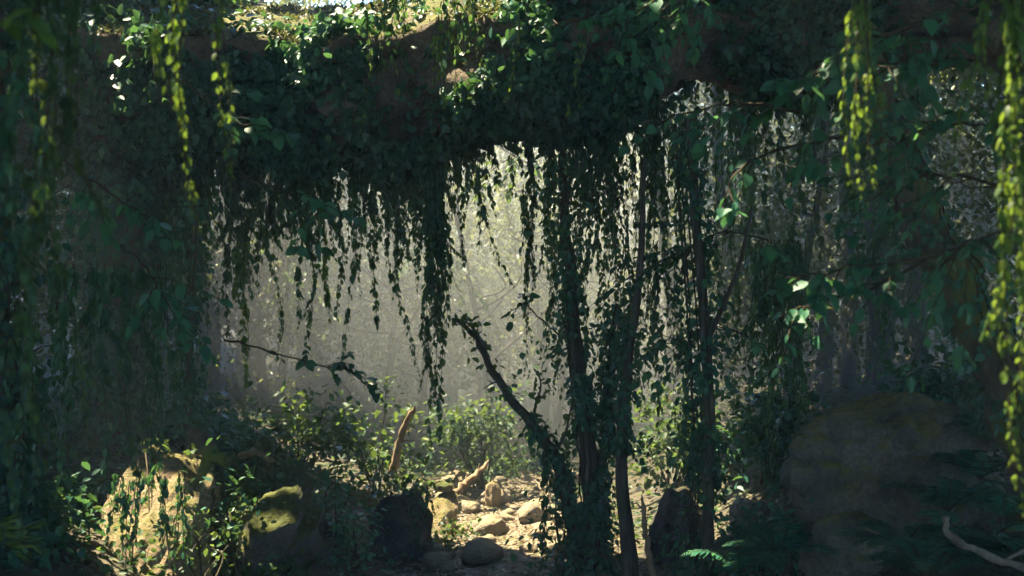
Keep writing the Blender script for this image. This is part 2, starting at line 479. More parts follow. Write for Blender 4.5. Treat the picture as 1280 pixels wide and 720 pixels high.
# orientation check for outward normals
_P, _N = scatter(archV, archF, 400)
_flip = 1.0 if np.mean(np.sum(_N * nrm(_P - cl[np.argmin(((_P[:, None] - cl[None]) ** 2).sum(-1), 1)]), 1)) > 0 else -1.0


def creeper(name, V, Fc, n, size, cond, label, mat='ivy', cat='ivy', lift=.03, hang=.6, group=None, flip=1.0, spread=.06):
    P, N = scatter(V, Fc, n, cond); N = N * flip
    P = P + N * (np.abs(rng.normal(0, spread, n)) + lift)[:, None]
    D = nrm(np.array([0, 0, -hang])[None] + rng.normal(0, .5, (n, 3)) + N * .35)
    L = size * rng.uniform(.6, 1.35, n)
    mb = MB(); leaves(mb, P, D, nrm(N + rng.normal(0, .45, (n, 3))), L, L * rng.uniform(.55, .8, n))
    mbs = MB()                                       # the woody runner that carries the leaves
    q = P[rng.choice(n, min(26, n), replace=False)]; q = q[np.argsort(q[:, 0] + .3 * q[:, 2])]
    tube(mbs, wob(spline(q, 120), .008), .006, 4)
    r = mbs.build(name, M['stem'], origin=P.mean(0)); tag(r, label, cat, group)
    mb.build('foliage', M[mat], r)
    return r


fr = lambda c, N: ((N * _flip)[:, 1] < .35)
cz = np.interp
def under(lo, hi, x0, x1, seed, thr=-.05):
    cf = clumpy(.9, thr, .18, seed)
    def f(c, N):
        k = np.argmin(((c[:, None, :] - cl[None, ::4]) ** 2).sum(-1), 1) * 4
        rel = (c[:, 2] - cl[k, 2]) / arch_r[k]
        return fr(c, N) * sstep(x0 - .25, x0 + .25, c[:, 0]) * sstep(x1 + .25, x1 - .25, c[:, 0]) * sstep(hi, lo, rel) * cf(c, N)
    return f


creeper('ivy_mat', archV, archF, 24000, .09, under(.75, 1.3, -7.0, -3.0, 2, -.3), 'dark ivy mat smothering the left end of the rock arch', flip=_flip, group='ivy on the rock arch')
creeper('ivy_mat', archV, archF, 15000, .085, under(-.12, .22, -3.3, -1.3, 7, -.15), 'ivy mat below the bare sunlit patch of the rock arch', flip=_flip, group='ivy on the rock arch')
creeper('ivy_mat', archV, archF, 17000, .078, under(-.12, .28, -1.4, 1.0, 5, -.25), 'thick green ivy mat over the middle of the rock arch', flip=_flip, group='ivy on the rock arch')
creeper('ivy_mat', archV, archF, 13000, .074, under(.3, 1.1, .9, 2.8, 13, -.15), 'ivy mat thinning out on the slender right half of the rock arch', flip=_flip, group='ivy on the rock arch')
creeper('ivy_mat', archV, archF, 9000, .075, under(.3, 1.1, 2.7, 6.0, 19, .0), 'ivy mat on the shaded right end of the rock arch', flip=_flip, group='ivy on the rock arch')


creeper('moss_tufts', archV, archF, 16000, .040, lambda c, N: sstep(.35, .8, (N * _flip)[:, 2]) * (np.abs(c[:, 0] + 1.2) < 2.6) * clumpy(1.9, .12, .12, 3)(c, N), 'ragged yellow-green moss tufts on the sunlit crest of the arch',
        mat='moss', cat='moss', lift=.0, hang=.1, group='moss', flip=_flip, spread=.018)


def arch_under(x, Yoff=0.0):
    """a point on the front underside of the arch at this x"""
    k = np.argmin(np.abs(cl[:, 0] - x) + (np.abs(cl[:, 2] - 4) > 2.5) * 9)
    return np.array([x, cl[k, 1] - .75 + Yoff, cl[k, 2] - arch_r[k] * .55])


from mathutils.bvhtree import BVHTree
ARCH_BVH = BVHTree.FromPolygons([tuple(v) for v in archV], [tuple(int(k) for k in f) for f in archF])


def arch_hit(px, py):
    """where the sight line through this pixel meets the arch"""
    d = at(px, py, 1.0) - np.array([0, 0, CAMZ]); h = ARCH_BVH.ray_cast(Vector((0, 0, CAMZ)), Vector(tuple(d)).normalized())[0]
    return np.array(h) if h is not None else at(px, py, 12.0)


# ------------------------------------------------------------------ hanging vines
VINES = []


def vine(top, tip, label, leaf=.06, per_m=26, mat='vine', strands=1, spread=.05, cat='vine', group=None, bend=1.6, rad=.004, big=False, name='hanging_vine', tail=.7):
    top, tip = np.asarray(top, float), np.asarray(tip, float)
    ms, ml = MB(), MB()
    Lm = np.linalg.norm(tip - top)
    for s in range(strands):
        e = tip.copy(); b0 = top.copy()
        if s:
            e = e + np.array([rng.normal(0, spread * 1.3), rng.normal(0, spread), rng.uniform(.02, tail) * Lm])
            b0 = b0 + np.array([rng.normal(0, spread * .8), rng.normal(0, spread), 0])
        n = max(8, int(Lm / .12)); t = np.linspace(0, 1, n)[:, None]
        pts = b0 + (e - b0) * np.concatenate([t ** bend, t ** bend, t], 1)
        ph = rng.uniform(0, 6, 2); am = .02 + .018 * Lm
        kn = rng.uniform(0, 6, 4)
        pts[:, 0] += .03 * np.sin(t[:, 0] * Lm * 5.1 + kn[0]) * np.sin(t[:, 0] * Lm * 1.7 + kn[1]); pts[:, 1] += .03 * np.sin(t[:, 0] * Lm * 4.3 + kn[2])
        pts[:, 0] += am * np.sin(t[:, 0] * Lm * 3 + ph[0]) * t[:, 0]; pts[:, 1] += am * np.sin(t[:, 0] * Lm * 2.3 + ph[1]) * t[:, 0]
        tube(ms, pts, np.linspace(rad, rad * .45, n), 4)
        k = max(6, int(Lm * per_m * rng.uniform(1.2, 1.8))); cc = rng.uniform(0, 1, max(4, k // 6))      # leaves come in bunches with bare stem between
        u = np.where(rng.uniform(0, 1, k) < .35, cc[rng.integers(0, len(cc), k)] + rng.normal(0, .018, k), rng.uniform(.02, 1, k)); u = np.sort(np.clip(u, .01, 1)); u[-1] = 1
        ix = u * (n - 1); i0 = np.minimum(ix.astype(int), n - 2); fr_ = (ix - i0)[:, None]
        P = pts[i0] * (1 - fr_) + pts[i0 + 1] * fr_; T_ = nrm(pts[i0 + 1] - pts[i0])
        a = np.arange(k) * 2.4 + rng.uniform(0, 6) + rng.normal(0, .4, k)
        O = np.stack([np.cos(a), np.sin(a), 0 * a], 1)
        D = nrm(T_ * rng.uniform(.5, 1.3, (k, 1)) + O * rng.uniform(.35, .9, (k, 1)) + np.array([0, 0, -.35]))
        N = nrm(O * .8 + np.array([0, 0, .55]) + rng.normal(0, .35, (k, 3)))
        L = leaf * rng.uniform(.5, 1.45, k) * (1 - .45 * u ** 4)
        (broad_leaves if big else leaves)(ml, P + O * .006, D, N, L, L * rng.uniform(.42, .64, k))
    r = ms.build(name, M['stem'], origin=top); tag(r, label, cat, group)
    ml.build('foliage', M[mat], r)
    VINES.append(r)
    return r


def behind(px):
    return float(np.interp(px, [200, 300, 400, 480, 620], [1.2, 1.0, .8, .4, .1]))


def pv(x0, y0, x1, y1, Y, label, **k):
    return vine(at(x0, y0, Y), at(x1, y1, Y), label, **k)


# the clear silhouettes over the misty clearing (pixel of top, pixel of tip, distance)
CLEAR = [
    (344, 225, 346, 438, 11.6, 5, .09, 'grey-green column of several vines left of the misty clearing', 'vine'),
    (378, 235, 374, 408, 10.3, 1, .03, 'short thin vine just right of the grey-green vine column', 'vine'),
    (386, 225, 386, 460, 10.2, 2, .025, 'dark straight vine hanging beside the lit yellow-green vine at left', 'vine'),
    (404, 240, 408, 405, 10.6, 2, .02, 'sunlit yellow-green vine among dark ones at left of the clearing', 'young_lit'),
    (425, 215, 421, 402, 10.2, 1, .03, 'short dark vine right of the sunlit yellow-green strand', 'vine'),
    (446, 215, 431, 462, 10.2, 1, .03, 'dark vine whose loose tip curls left over the mist', 'vine'),
    (462, 205, 471, 414, 10.2, 1, .03, 'dark vine with a short pointed tip over the mist', 'vine'),
    (478, 205, 519, 468, 10.1, 2, .035, 'dark vine swinging to the right at its long loose tip', 'vine'),
    (500, 200, 494, 395, 10.3, 2, .05, 'short vine behind the swinging vine over the clearing', 'vine'),
    (541, 160, 546, 572, 10.0, 13, .07, 'thickest longest dark vine column hanging over the clearing', 'vine'),
    (556, 170, 557, 478, 10.05, 2, .03, 'dark strand clinging to the right side of the thick vine column', 'vine'),
    (574, 165, 578, 332, 10.1, 2, .05, 'short dark vine right of the thick vine column', 'vine'),
    (590, 165, 601, 316, 10.2, 1, .03, 'thin short vine beside the strand that slants right', 'vine'),
    (588, 160, 636, 358, 10.0, 1, .02, 'slender strand slanting down right across the bright mist', 'vine'),
    (612, 150, 614, 268, 10.2, 2, .04, 'very short strand at the brightest part of the mist', 'vine'),
    (640, 140, 641, 240, 10.2, 2, .04, 'short strand under the arch left of the pale green column', 'vine'),
    (662, 140, 660, 425, 10.4, 4, .05, 'pale grey-green vine column on the right edge of the clearing', 'bush'),
    (655, 230, 649, 322, 10.1, 1, .02, 'tiny side strand left of the pale grey-green column', 'vine'),
    (686, 130, 688, 332, 10.0, 2, .04, 'dark vine in front of the bright gap right of the clearing', 'vine'),
    (703, 130, 701, 490, 10.0, 3, .06, 'long dense dark vine above the central tree trunk', 'vine'),
    (728, 130, 724, 560, 10.0, 3, .06, 'long dense vine dropping onto the fork of the central tree', 'vine'),
    (752, 135, 750, 500, 10.1, 2, .05, 'long vine right of the central tree fork', 'vine'),
    (780, 300, 786, 560, 9.6, 2, .03, 'vine ending in clear air beside the grey trunk', 'vine'),
    (818, 300, 820, 545, 9.6, 2, .03, 'vine with a free tip left of the slender trunk', 'vine'),
    (678, 560, 678, 712, 9.4, 2, .03, 'low dark strand hanging from the bent limb above the path stones', 'vine'),
    (300, 300, 302, 492, 9.4, 4, .05, 'brilliant yellow-green sunlit vine at left of the clearing', 'young_lit'),
    (287, 250, 285, 420, 9.8, 3, .06, 'mid green vine above the brilliant yellow-green one', 'bush'),
]
for (a, b, c, d, Y, s, sp, lab, mt) in CLEAR:
    Y += behind(a) if 9.5 < Y < 11 or a < 320 else 0
    q = max(1.0, Y / 10.5)
    pv(a, b, c, d, Y, lab, leaf=.068 * q, strands=s, spread=sp * q, mat=mt, group='vines hanging from the rock arch', per_m=30 / q, tail=.7)


def curtain(n, x0, x1, ytop, ylo, yhi, Y0, Y1, phrase, group, leaf=.069, mat='vine', strands=(1, 3), per_m=24, shape=None, spread=.06):
    """n single vines side by side; each is told from the others by its order and its length"""
    px = np.sort(rng.uniform(x0, x1, n))
    out = []
    for k, x in enumerate(px):
        lo, hi = (shape(x) if shape else (ylo, yhi))
        Y = rng.uniform(Y0, Y1) + (behind(x) if Y0 > 9.3 and x < 640 else 0); yt = rng.uniform(lo, hi)
        sc_ = max(1.0, Y / 10.5)
        r = pv(x, ytop, x + rng.normal(4, 11), yt, Y, f'{ordinal(k + 1)} from the left of the {phrase}', leaf=leaf * sc_, strands=int(rng.integers(*strands)),
               mat=mat, group=group, per_m=per_m / sc_, spread=spread * sc_, bend=rng.uniform(1.0, 2.2))
        out.append(r)
    return out


curtain(42, 422, 530, 150, 235, 375, 9.9, 10.8, 'short vines left of the thickest column', 'short fringe vines under the arch', strands=(1, 3), leaf=.06)
curtain(32, 532, 605, 150, 0, 0, 9.9, 10.8, 'short vines right of the thickest column', 'short fringe vines at the bright gap', shape=lambda x: (235, 375) if x < 560 else (200, 285), strands=(1, 3), leaf=.06)
curtain(20, 680, 765, 130, 300, 520, 9.6, 10.8, 'dark vines over the forked tree', 'dense vine curtain over the forked tree', leaf=.058, strands=(1, 3))
curtain(20, 765, 925, 130, 380, 570, 9.6, 10.8, 'dark vines about the slender trunk', 'dense vine curtain about the slender trunk', leaf=.058, strands=(1, 3))
curtain(22, 110, 275, 180, 320, 560, 9.4, 10.8, 'dark vines left of the clearing', 'dark vine curtain at the left', strands=(2, 4))
curtain(38, 120, 420, 170, 290, 370, 10.0, 11.0, 'short vines below the left arch shoulder', 'short vines at the left arch shoulder', strands=(2, 5))
curtain(18, 915, 1150, 90, 0, 0, 12.0, 14.5, 'misty grey vines behind the boulder', 'misty vine curtain behind the boulder', strands=(2, 4), shape=lambda x: (330, 490), leaf=.075)
curtain(12, 925, 1010, 300, 470, 610, 9.0, 10.0, 'dark vines left of the boulder', 'dark vines beside the boulder', strands=(2, 4))
curtain(10, 20, 215, 330, 480, 640, 6.8, 7.8, 'shadowed vines before the left trunk', 'shadowed vines at the left trunk', strands=(2, 4))
curtain(8, 460, 740, 20, 0, 0, 7.6, 8.8, 'thin yellowing vines before the sunlit arch face', 'yellowing vines before the arch', strands=(1, 3), mat='young_lit', per_m=15, leaf=.05, shape=lambda x: (110, 215))
curtain(9, 440, 650, -15, 0, 0, 9.0, 9.8, 'dark strands before the sunlit moss of the arch', 'strands before the sunlit moss', strands=(2, 4), shape=lambda x: (50, 130), leaf=.055)

curtain(10, 430, 560, 160, 0, 0, 9.9, 10.5, 'bushy ivy tassels under the middle of the arch', 'ivy tassels under the arch', shape=lambda x: (235, 300), strands=(5, 9), spread=.11)
curtain(12, 150, 420, 190, 0, 0, 9.9, 10.8, 'bushy ivy tassels under the left of the arch', 'ivy tassels under the left of the arch', shape=lambda x: (285, 370), strands=(5, 9), spread=.13)
curtain(6, 690, 900, 140, 0, 0, 9.7, 10.3, 'bushy ivy tassels right of the clearing', 'ivy tassels right of the clearing', shape=lambda x: (220, 320), strands=(5, 9), spread=.12)

curtain(9, 820, 960, 60, 0, 0, 10.0, 10.8, 'vines fringing the slender right half of the arch', 'vines under the right half of the arch', shape=lambda x: (160, 290), strands=(3, 6), spread=.1)

# near the lens, out of focus
NEAR = [
    (222, -40, 228, 305, 3.4, 3, .018, 'bright yellow-green vine hanging nearest the dark arch shoulder', 'young_lit', 0.028, 54),
    (272, -40, 277, 235, 3.6, 2, .015, 'thin yellow-green vine right of the bright near vine', 'young_lit', 0.027, 43),
    (22, -40, 18, 730, 2.9, 3, .03, 'long dark green vine along the left edge of view', 'vine', 0.031, 56),
    (48, -40, 46, 640, 3.1, 3, .03, 'second long dark green vine in from the left edge', 'bush', 0.030, 56),
    (72, -40, 76, 540, 3.1, 3, .03, 'dark green vine ending above the bamboo sprig', 'bush', 0.030, 56),
    (92, -40, 90, 250, 3.2, 2, .02, 'short dark green vine below the bright single leaf', 'bush', 0.028, 48),
    (118, -40, 122, 120, 3.6, 2, .02, 'stubby green vine right of the bright single leaf', 'vine', 0.028, 48),
    (1066, -40, 1078, 262, 3.6, 3, .018, 'yellow vine hanging in front of the leafy branches', 'young_lit', 0.028, 54),
    (1086, -40, 1084, 200, 3.7, 2, .014, 'shorter yellow vine twined beside the long yellow one', 'young_lit', 0.027, 45),
    (1224, -40, 1216, 215, 3.3, 1, .012, 'short thin vine hanging inside the right edge vines', 'young_lit', 0.028, 45),
    (1240, -40, 1256, 420, 3.2, 2, .015, 'leafy green vine left of the right edge vine', 'young_lit', 0.031, 51),
    (1264, -40, 1268, 655, 3.0, 3, .02, 'longest yellow-green vine down the right edge of view', 'young_lit', 0.030, 59),
    (1282, -40, 1279, 560, 3.1, 2, .015, 'outermost green vine cut by the right edge of view', 'young_lit', 0.030, 54),
]
for (a, b, c, d, Y, s, sp, lab, mt, lf, pm) in NEAR:
    pv(a, b, c, d, Y, lab, leaf=lf, strands=s, spread=sp, mat=mt, group='vines near the viewer', per_m=pm, bend=1.2, rad=.003, big=True)


# ------------------------------------------------------------------ leafy branches
def branch(ctrl, label, leaf=.07, mat='broad', n_side=7, side=.35, per=7, rad=.009, cat='branch', group=None, droop=.25, name='leafy_branch', big=True, dirs=None):
    pts = wob(spline(ctrl, 22), .006)
    ms, ml = MB(), MB()
    tube(ms, pts, np.linspace(rad, rad * .35, 22), 6)
    ends = [(pts[9:], 1.0)]
    for k in range(n_side):
        i = int(rng.uniform(4, 20)); p = pts[i]; t = nrm(pts[min(i + 1, 21)] - pts[i - 1])
        d = nrm(t * .8 + rdir(1)[0] * np.array([1, .8, .7]) + np.array([0, 0, -droop * .3]))
        ln = side * rng.uniform(.5, 1.2); tt = np.linspace(0, 1, 8)[:, None]
        q = p + d * ln * tt + np.array([0, 0, -droop * ln]) * tt ** 2
        q = wob(q, .004); tube(ms, q, np.linspace(rad * .45, rad * .15, 8), 5); ends.append((q[1:], ln / side))
    for q, w in ends:
        k = max(4, int(per * w + 2)); ix = np.sort(rng.uniform(.1, 1, k)) * (len(q) - 1); i0 = np.minimum(ix.astype(int), len(q) - 2); f = (ix - i0)[:, None]
        P = q[i0] * (1 - f) + q[i0 + 1] * f; T_ = nrm(q[i0 + 1] - q[i0])
        sd = nrm(np.cross(T_, [0, 0, 1.0])) * np.where(np.arange(k) % 2, 1, -1)[:, None]
        D = nrm(T_ * .6 + sd * rng.uniform(.4, 1.0, (k, 1)) + rng.normal(0, .25, (k, 3)) + np.array([0, 0, -.3]))
        N = nrm(np.array([0, -.25, 1.0]) + rng.normal(0, .4, (k, 3)))
        L = leaf * rng.uniform(.6, 1.25, k)
        (broad_leaves if big else leaves)(ml, P, D, N, L, L * rng.uniform(.5, .68, k))
    r = ms.build(name, M['stem'], origin=pts[0]); tag(r, label, cat, group)
    ml.build('foliage', M[mat], r)
    return r


G_R = 'leafy branches at the right'
branch([at(1330, -20, 4.6), at(1190, 20, 4.5), at(1060, 60, 4.4), at(1000, 130, 4.4)], 'broad-leaved branch arching left behind the yellow vines', .075, n_side=15, per=10, group=G_R)
branch([at(1340, 60, 4.9), at(1220, 75, 4.8), at(1120, 85, 4.7), at(1060, 70, 4.6)], 'broad-leaved branch reaching left near the top right', .070, n_side=13, per=8, group=G_R)
branch([at(1340, 180, 4.7), at(1240, 160, 4.6), at(1160, 160, 4.6), at(1105, 190, 4.5)], 'leafy branch right of the yellow vine tip', .068, n_side=13, per=8, group=G_R)
branch([at(1330, 260, 5.0), at(1200, 220, 5.0), at(1110, 230, 5.0), at(1060, 250, 5.0)], 'dim leafy branch below the yellow vine tip', .07, n_side=9, per=7, group=G_R)
branch([at(1240, 300, 5.2), at(1160, 320, 5.0), at(1060, 335, 4.8), at(965, 350, 4.7)], 'long thin branch with bright leaves reaching left across the misty trunks', .08, n_side=13, side=.32, per=7, group=G_R)
branch([at(1160, 322, 5.1), at(1090, 360, 5.0), at(1020, 380, 4.9), at(985, 400, 4.9)], 'drooping branch of shaded leaves under the long thin branch', .07, n_side=7, side=.25, per=5, group=G_R)
branch([at(1060, 170, 5.2), at(980, 185, 5.2), at(920, 215, 5.1), at(905, 270, 5.0)], 'leafy spray with one long pale leaf before the grey mist', .08, n_side=5, side=.25, per=4, group=G_R)
branch([at(1000, 140, 6.0), at(920, 130, 6.0), at(860, 140, 6.0), at(790, 160, 6.0)], 'slender leafy spray just below the dark arch underside', .085, n_side=6, side=.3, per=4, group=G_R)
branch([at(1330, 330, 4.2), at(1280, 290, 4.1), at(1220, 300, 4.0), at(1180, 330, 4.0)], 'leafy branch beside the leaning dark trunk', .06, n_side=7, group=G_R)
branch([at(900, -60, 6.4), at(850, -20, 6.3), at(800, 10, 6.2), at(745, 40, 6.2)], 'green leafy branch at the top above the arch middle', .085, n_side=11, per=8, group='leafy branches at the top')
branch([at(980, -70, 6.4), at(900, -30, 6.3), at(860, 0, 6.2), at(835, 30, 6.2)], 'rounded leafy branch at the top right of the arch middle', .095, n_side=7, per=6, group='leafy branches at the top')
G_L = 'leafy branches at the left'
branch([at(-60, -40, 2.6), at(0, 0, 2.6), at(40, 15, 2.6), at(85, 22, 2.6)], 'near twig with bright green leaves at the top left corner', .055, n_side=2, per=3, side=.1, rad=.004, mat='young_lit', group=G_L)
branch([at(230, 100, 7.2), at(265, 130, 7.1), at(310, 160, 7.0), at(350, 165, 7.0)], 'sprig of bluish broad leaves on the dark arch shoulder', .11, n_side=6, per=5, group=G_L)
branch([at(80, 200, 6.4), at(120, 230, 6.3), at(165, 260, 6.2), at(215, 290, 6.2)], 'sprig of dull broad leaves left of the arch shoulder', .10, n_side=8, per=5, group=G_L)
branch([at(300, 220, 7.6), at(340, 235, 7.5), at(380, 245, 7.5), at(405, 262, 7.4)], 'sprig of pale broad leaves below the arch shoulder', .10, n_side=5, per=4, group=G_L)
branch([at(140, 300, 6.6), at(180, 330, 6.5), at(200, 370, 6.5), at(210, 420, 6.5)], 'drooping broad-leaved sprig before the left vine curtain', .10, n_side=8, per=5, group=G_L)
branch([at(280, 425, 8.6), at(340, 440, 8.6), at(395, 455, 8.5), at(440, 462, 8.5)], 'black silhouetted leafy twig reaching right into the mist', .085, mat='ivy', n_side=9, side=.4, per=6, group=G_L)
branch([at(700, 420, 9.9), at(672, 395, 9.9), at(655, 380, 9.9), at(635, 400, 9.9)], 'little silhouetted twig at the right edge of the mist', .09, mat='ivy', n_side=4, side=.25, per=4, group='twigs of the central tree')
branch([at(960, 300, 9.8), at(905, 290, 9.8), at(860, 310, 9.7), at(800, 340, 9.7)], 'black mass of leaves right of the central vine curtain', .075, mat='ivy', n_side=26, side=.75, per=18, group='twigs of the central tree', big=False)
branch([at(950, 430, 9.4), at(905, 410, 9.4), at(860, 420, 9.3), at(810, 440, 9.3)], 'broad-leaved bough before the slender trunk', .085, mat='broad', n_side=20, side=.6, per=10, group='twigs of the central tree')


# ------------------------------------------------------------------ trees in the middle distance
def ivy_on(pts, rads, n, size, label, mat='ivy', spread=.05, group='ivy on trunks', hangers=6, cover=(0, 1)):
    u = rng.uniform(cover[0], cover[1], n) * (len(pts) - 1); i0 = np.minimum(u.astype(int), len(pts) - 2); f = (u - i0)[:, None]
    C = pts[i0] * (1 - f) + pts[i0 + 1] * f; T_ = nrm(pts[i0 + 1] - pts[i0]); R = np.interp(u, np.arange(len(pts)), rads)
    cl_ = np.array([mnoise.noise(Vector((a * .35, 7.7, 1.3))) for a in u])
    O = nrm(rng.normal(0, 1, (n, 3)) - 0); O = nrm(O - T_ * np.sum(O * T_, 1, keepdims=True))
    P = C + O * (R * 1.02 + np.abs(rng.normal(0, spread, n)) * (1 + .9 * cl_))[:, None]
    kp = np.array([mnoise.fractal(Vector((p[0] * 4, p[1] * 4, p[2] * 2.2)), 1, 2, 2) for p in P]) > -.18      # the bark shows between
    P, O = P[kp], O[kp]; n = len(P)
    D = nrm(np.array([0, 0, -.8]) + O * .45 + rng.normal(0, .4, (n, 3)))
    L = size * rng.uniform(.6, 1.3, n)
    ml = MB(); leaves(ml, P, D, nrm(O + rng.normal(0, .35, (n, 3))), L, L * rng.uniform(.5, .75, n))
    ms = MB()
    for k in range(4):
        a = rng.uniform(0, 6); w = np.linspace(0, 2.5, len(pts)) + a
        Tt = nrm(np.gradient(pts, axis=0)); X = nrm(np.cross(Tt, [0.2, 1, .1])); Yv = np.cross(Tt, X)
        tube(ms, pts + (X * np.cos(w)[:, None] + Yv * np.sin(w)[:, None]) * (rads * 1.04)[:, None], .007, 4)
    r = ms.build('climbing_ivy', M['stem'], origin=pts[0]); tag(r, label, 'ivy', group)
    ml.build('foliage', M[mat], r)
    return r


def px_path(lst, Y):
    return [at(a, b, Y if len(c) == 0 else c[0]) for (a, b, *c) in lst]


def trunk_tree(name, limbs, label, cat='tree', mat='bark', group=None, crown=None, n=26):
    """limbs: (control points, base radius, tip radius); the first is the trunk"""
    b = limbs[0][0][0]
    r = root(name, b, label, cat, group)
    paths = []
    mb = MB()
    for k, (c, r0, r1) in enumerate(limbs):
        p = wob(spline(c, n), r0 * .09)
        rr = np.linspace(0, 1, n); rad = r0 + (r1 - r0) * rr ** .8
        if k == 0: rad = rad * (1 + .55 * np.exp(-rr * 14))
        tube(mb, p, rad, 12, rough=.07)
        paths.append((p, rad))
    mb.build('trunk', M[mat], r, smooth=True)
    if crown is not None:
        cm = MB(); crown(cm, paths); cm.build('crown', M['bush'], r)
    return r, paths


def leaf_cloud(cm, centers, per, rad, size, flat=.7, down=.3):
    for c in centers:
        k = max(3, int(per * rng.uniform(.5, 1.5)))
        P = c + rng.normal(0, 1, (k, 3)) * np.array([rad, rad, rad * flat])
        D = rdir(k, (0, 0, -down)); N = nrm(rng.normal(0, .6, (k, 3)) + np.array([0, 0, .8])); L = size * rng.uniform(.6, 1.3, k)
        leaves(cm, P, D, N, L, L * rng.uniform(.45, .7, k))


def tip_crown(per, rad, size, extra=0):
    def f(cm, paths):
        C = [p[i] for p, _ in paths[1:] for i in range(len(p) // 2, len(p), 3)]
        leaf_cloud(cm, C, per, rad, size)
    return f


Yc = 9.8
t, pth = trunk_tree('forked_tree', [
    (px_path([(752, 760), (742, 660), (738, 590), (728, 500), (716, 400), (708, 300), (700, 190)], Yc), .115, .022),
    (px_path([(728, 690), (712, 630), (694, 575), (664, 530), (636, 495), (612, 455), (592, 420), (566, 396)], Yc), .085, .006),
    (px_path([(612, 455), (604, 430), (590, 408), (578, 402)], Yc), .02, .006),
    (px_path([(664, 530), (670, 505), (676, 480), (668, 460)], Yc), .018, .004),
    (px_path([(690, 570), (704, 548), (712, 520), (716, 490)], Yc), .02, .005),
    (px_path([(742, 640), (756, 560), (762, 470), (772, 380)], Yc), .05, .012),
    (px_path([(640, 500), (630, 480), (618, 478), (604, 486)], Yc), .014, .004),
    ], 'dark forked ivy tree with a long bent limb reaching left into the mist', crown=lambda cm, ps: leaf_cloud(cm, [p[i] for p, _ in (ps[1], ps[2], ps[3], ps[4]) for i in range(10, 26, 2)] + [at(605, 455, Yc), at(630, 470, Yc), at(618, 490, Yc)], 5, .06, .075))
ivy_on(pth[0][0], pth[0][1], 3000, .06, 'ivy thickly covering the dark forked trunk at centre', spread=.055, cover=(0, .62))
ivy_on(pth[1][0], pth[1][1], 900, .06, 'ivy along the lower half of the bent limb', spread=.04, cover=(0, .6))
ivy_on(pth[5][0], pth[5][1], 800, .06, 'ivy on the right fork of the central tree', spread=.06, cover=(0, .7))
ivy_on(pth[0][0], pth[0][1] + .01, 900, .06, 'loose ivy about the upper forked trunk', spread=.14, cover=(.58, 1))
ivy_on(pth[5][0], pth[5][1] + .01, 500, .06, 'loose ivy about the tip of the right fork', spread=.12, cover=(.65, 1))
t, pth = trunk_tree('leaning_tree', [
    (px_path([(790, 760), (783, 680), (776, 590), (778, 520), (786, 450), (800, 340), (806, 200)], 9.55), .07, .02)],
    'smooth grey trunk close behind the ivy tree with a pale sunlit patch', n=24)
ivy_on(pth[0][0], pth[0][1], 700, .06, 'ivy on the upper part of the smooth grey trunk', spread=.08, cover=(.38, .8))
t, pth = trunk_tree('slender_tree', [
    (px_path([(884, 770), (884, 700), (885, 600), (886, 520), (882, 430), (872, 300), (862, 150)], 8.6), .052, .03),
    (px_path([(882, 430), (905, 380), (925, 330), (940, 260)], 8.6), .025, .012)],
    'slender straight grey trunk standing between the ivy tree and boulder', n=24)
ivy_on(pth[0][0], pth[0][1], 1700, .06, 'ivy hanging about the slender straight trunk', spread=.12, cover=(.3, 1))
ivy_on(pth[0][0] + np.array([-.05, .25, 0]), pth[0][1], 900, .06, 'ivy trailing down behind the slender straight trunk', spread=.16, cover=(.1, .55))

t, pth = trunk_tree('leaning_tree', [
    (px_path([(1330, 640), (1290, 540), (1240, 440), (1195, 350), (1150, 265), (1110, 170), (1080, 40)], 7.2), .20, .11),
    (px_path([(1195, 350), (1170, 330), (1120, 328), (1060, 340)], 7.1), .03, .01)],
    'dark trunk leaning left out of the right edge of view', mat='mossbark')
ivy_on(pth[0][0], pth[0][1], 1500, .06, 'ivy patches on the leaning dark trunk at right', spread=.07, cover=(.2, 1))
t, pth = trunk_tree('ivy_tree', [
    (px_path([(118, 800), (122, 680), (130, 560), (140, 450), (150, 330), (140, 200), (132, 60), (128, -70)], 11.0), .24, .17),
    (px_path([(20, 800), (8, 640), (-4, 480), (-12, 300), (-14, 120), (-14, -60)], 7.6), .16, .10)],
    'massive black ivy trunk holding up the left end of the arch', mat='mossbark')
ivy_on(pth[0][0], pth[0][1] + .02, 17000, .085, 'ivy down the massive left trunk', spread=.13, cover=(.0, 1))
ivy_on(pth[1][0], pth[1][1] + .02, 7000, .075, 'ivy down the trunk at the left edge', spread=.13, cover=(.0, 1))
t, pth = trunk_tree('slender_tree', [
    (px_path([(236, 620), (239, 560), (236, 500), (240, 400), (246, 250)], 9.9), .045, .025)],
    'thin pale trunk rising from the mossy rock at left', mat='mossbark')
ivy_on(pth[0][0], pth[0][1], 900, .06, 'ivy up the thin pale trunk at left', spread=.08, cover=(.35, 1))


# ------------------------------------------------------------------ rocks of the scene
bo, bV, bF = prock('boulder', 978, 470, 1258, 752, 8.7, 1.8, 'boulder', 'great rounded grey-brown boulder with yellow moss on its right side', cat='boulder', sub=6, rough=.17, seed=6, strata=2.2, tilt=.16)
prock('rock', 1000, 640, 1120, 745, 7.9, .7, 'boulder', 'flat slab wedged under the great boulder', sub=5, seed=5, tilt=.35)
prock('rock', 1035, 690, 1130, 760, 7.9, .7, 'boulder', 'low rounded rock at the bottom edge below the great boulder', sub=5, seed=8)
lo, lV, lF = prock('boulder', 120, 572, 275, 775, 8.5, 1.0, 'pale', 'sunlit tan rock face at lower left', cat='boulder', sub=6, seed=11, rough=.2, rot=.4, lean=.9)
mo, mV, mF = prock('boulder', 225, 572, 398, 770, 9.2, 1.2, 'mossrock', 'mossy dark boulder right of the sunlit tan rock', cat='boulder', sub=6, seed=23, rough=.24, lean=.7)
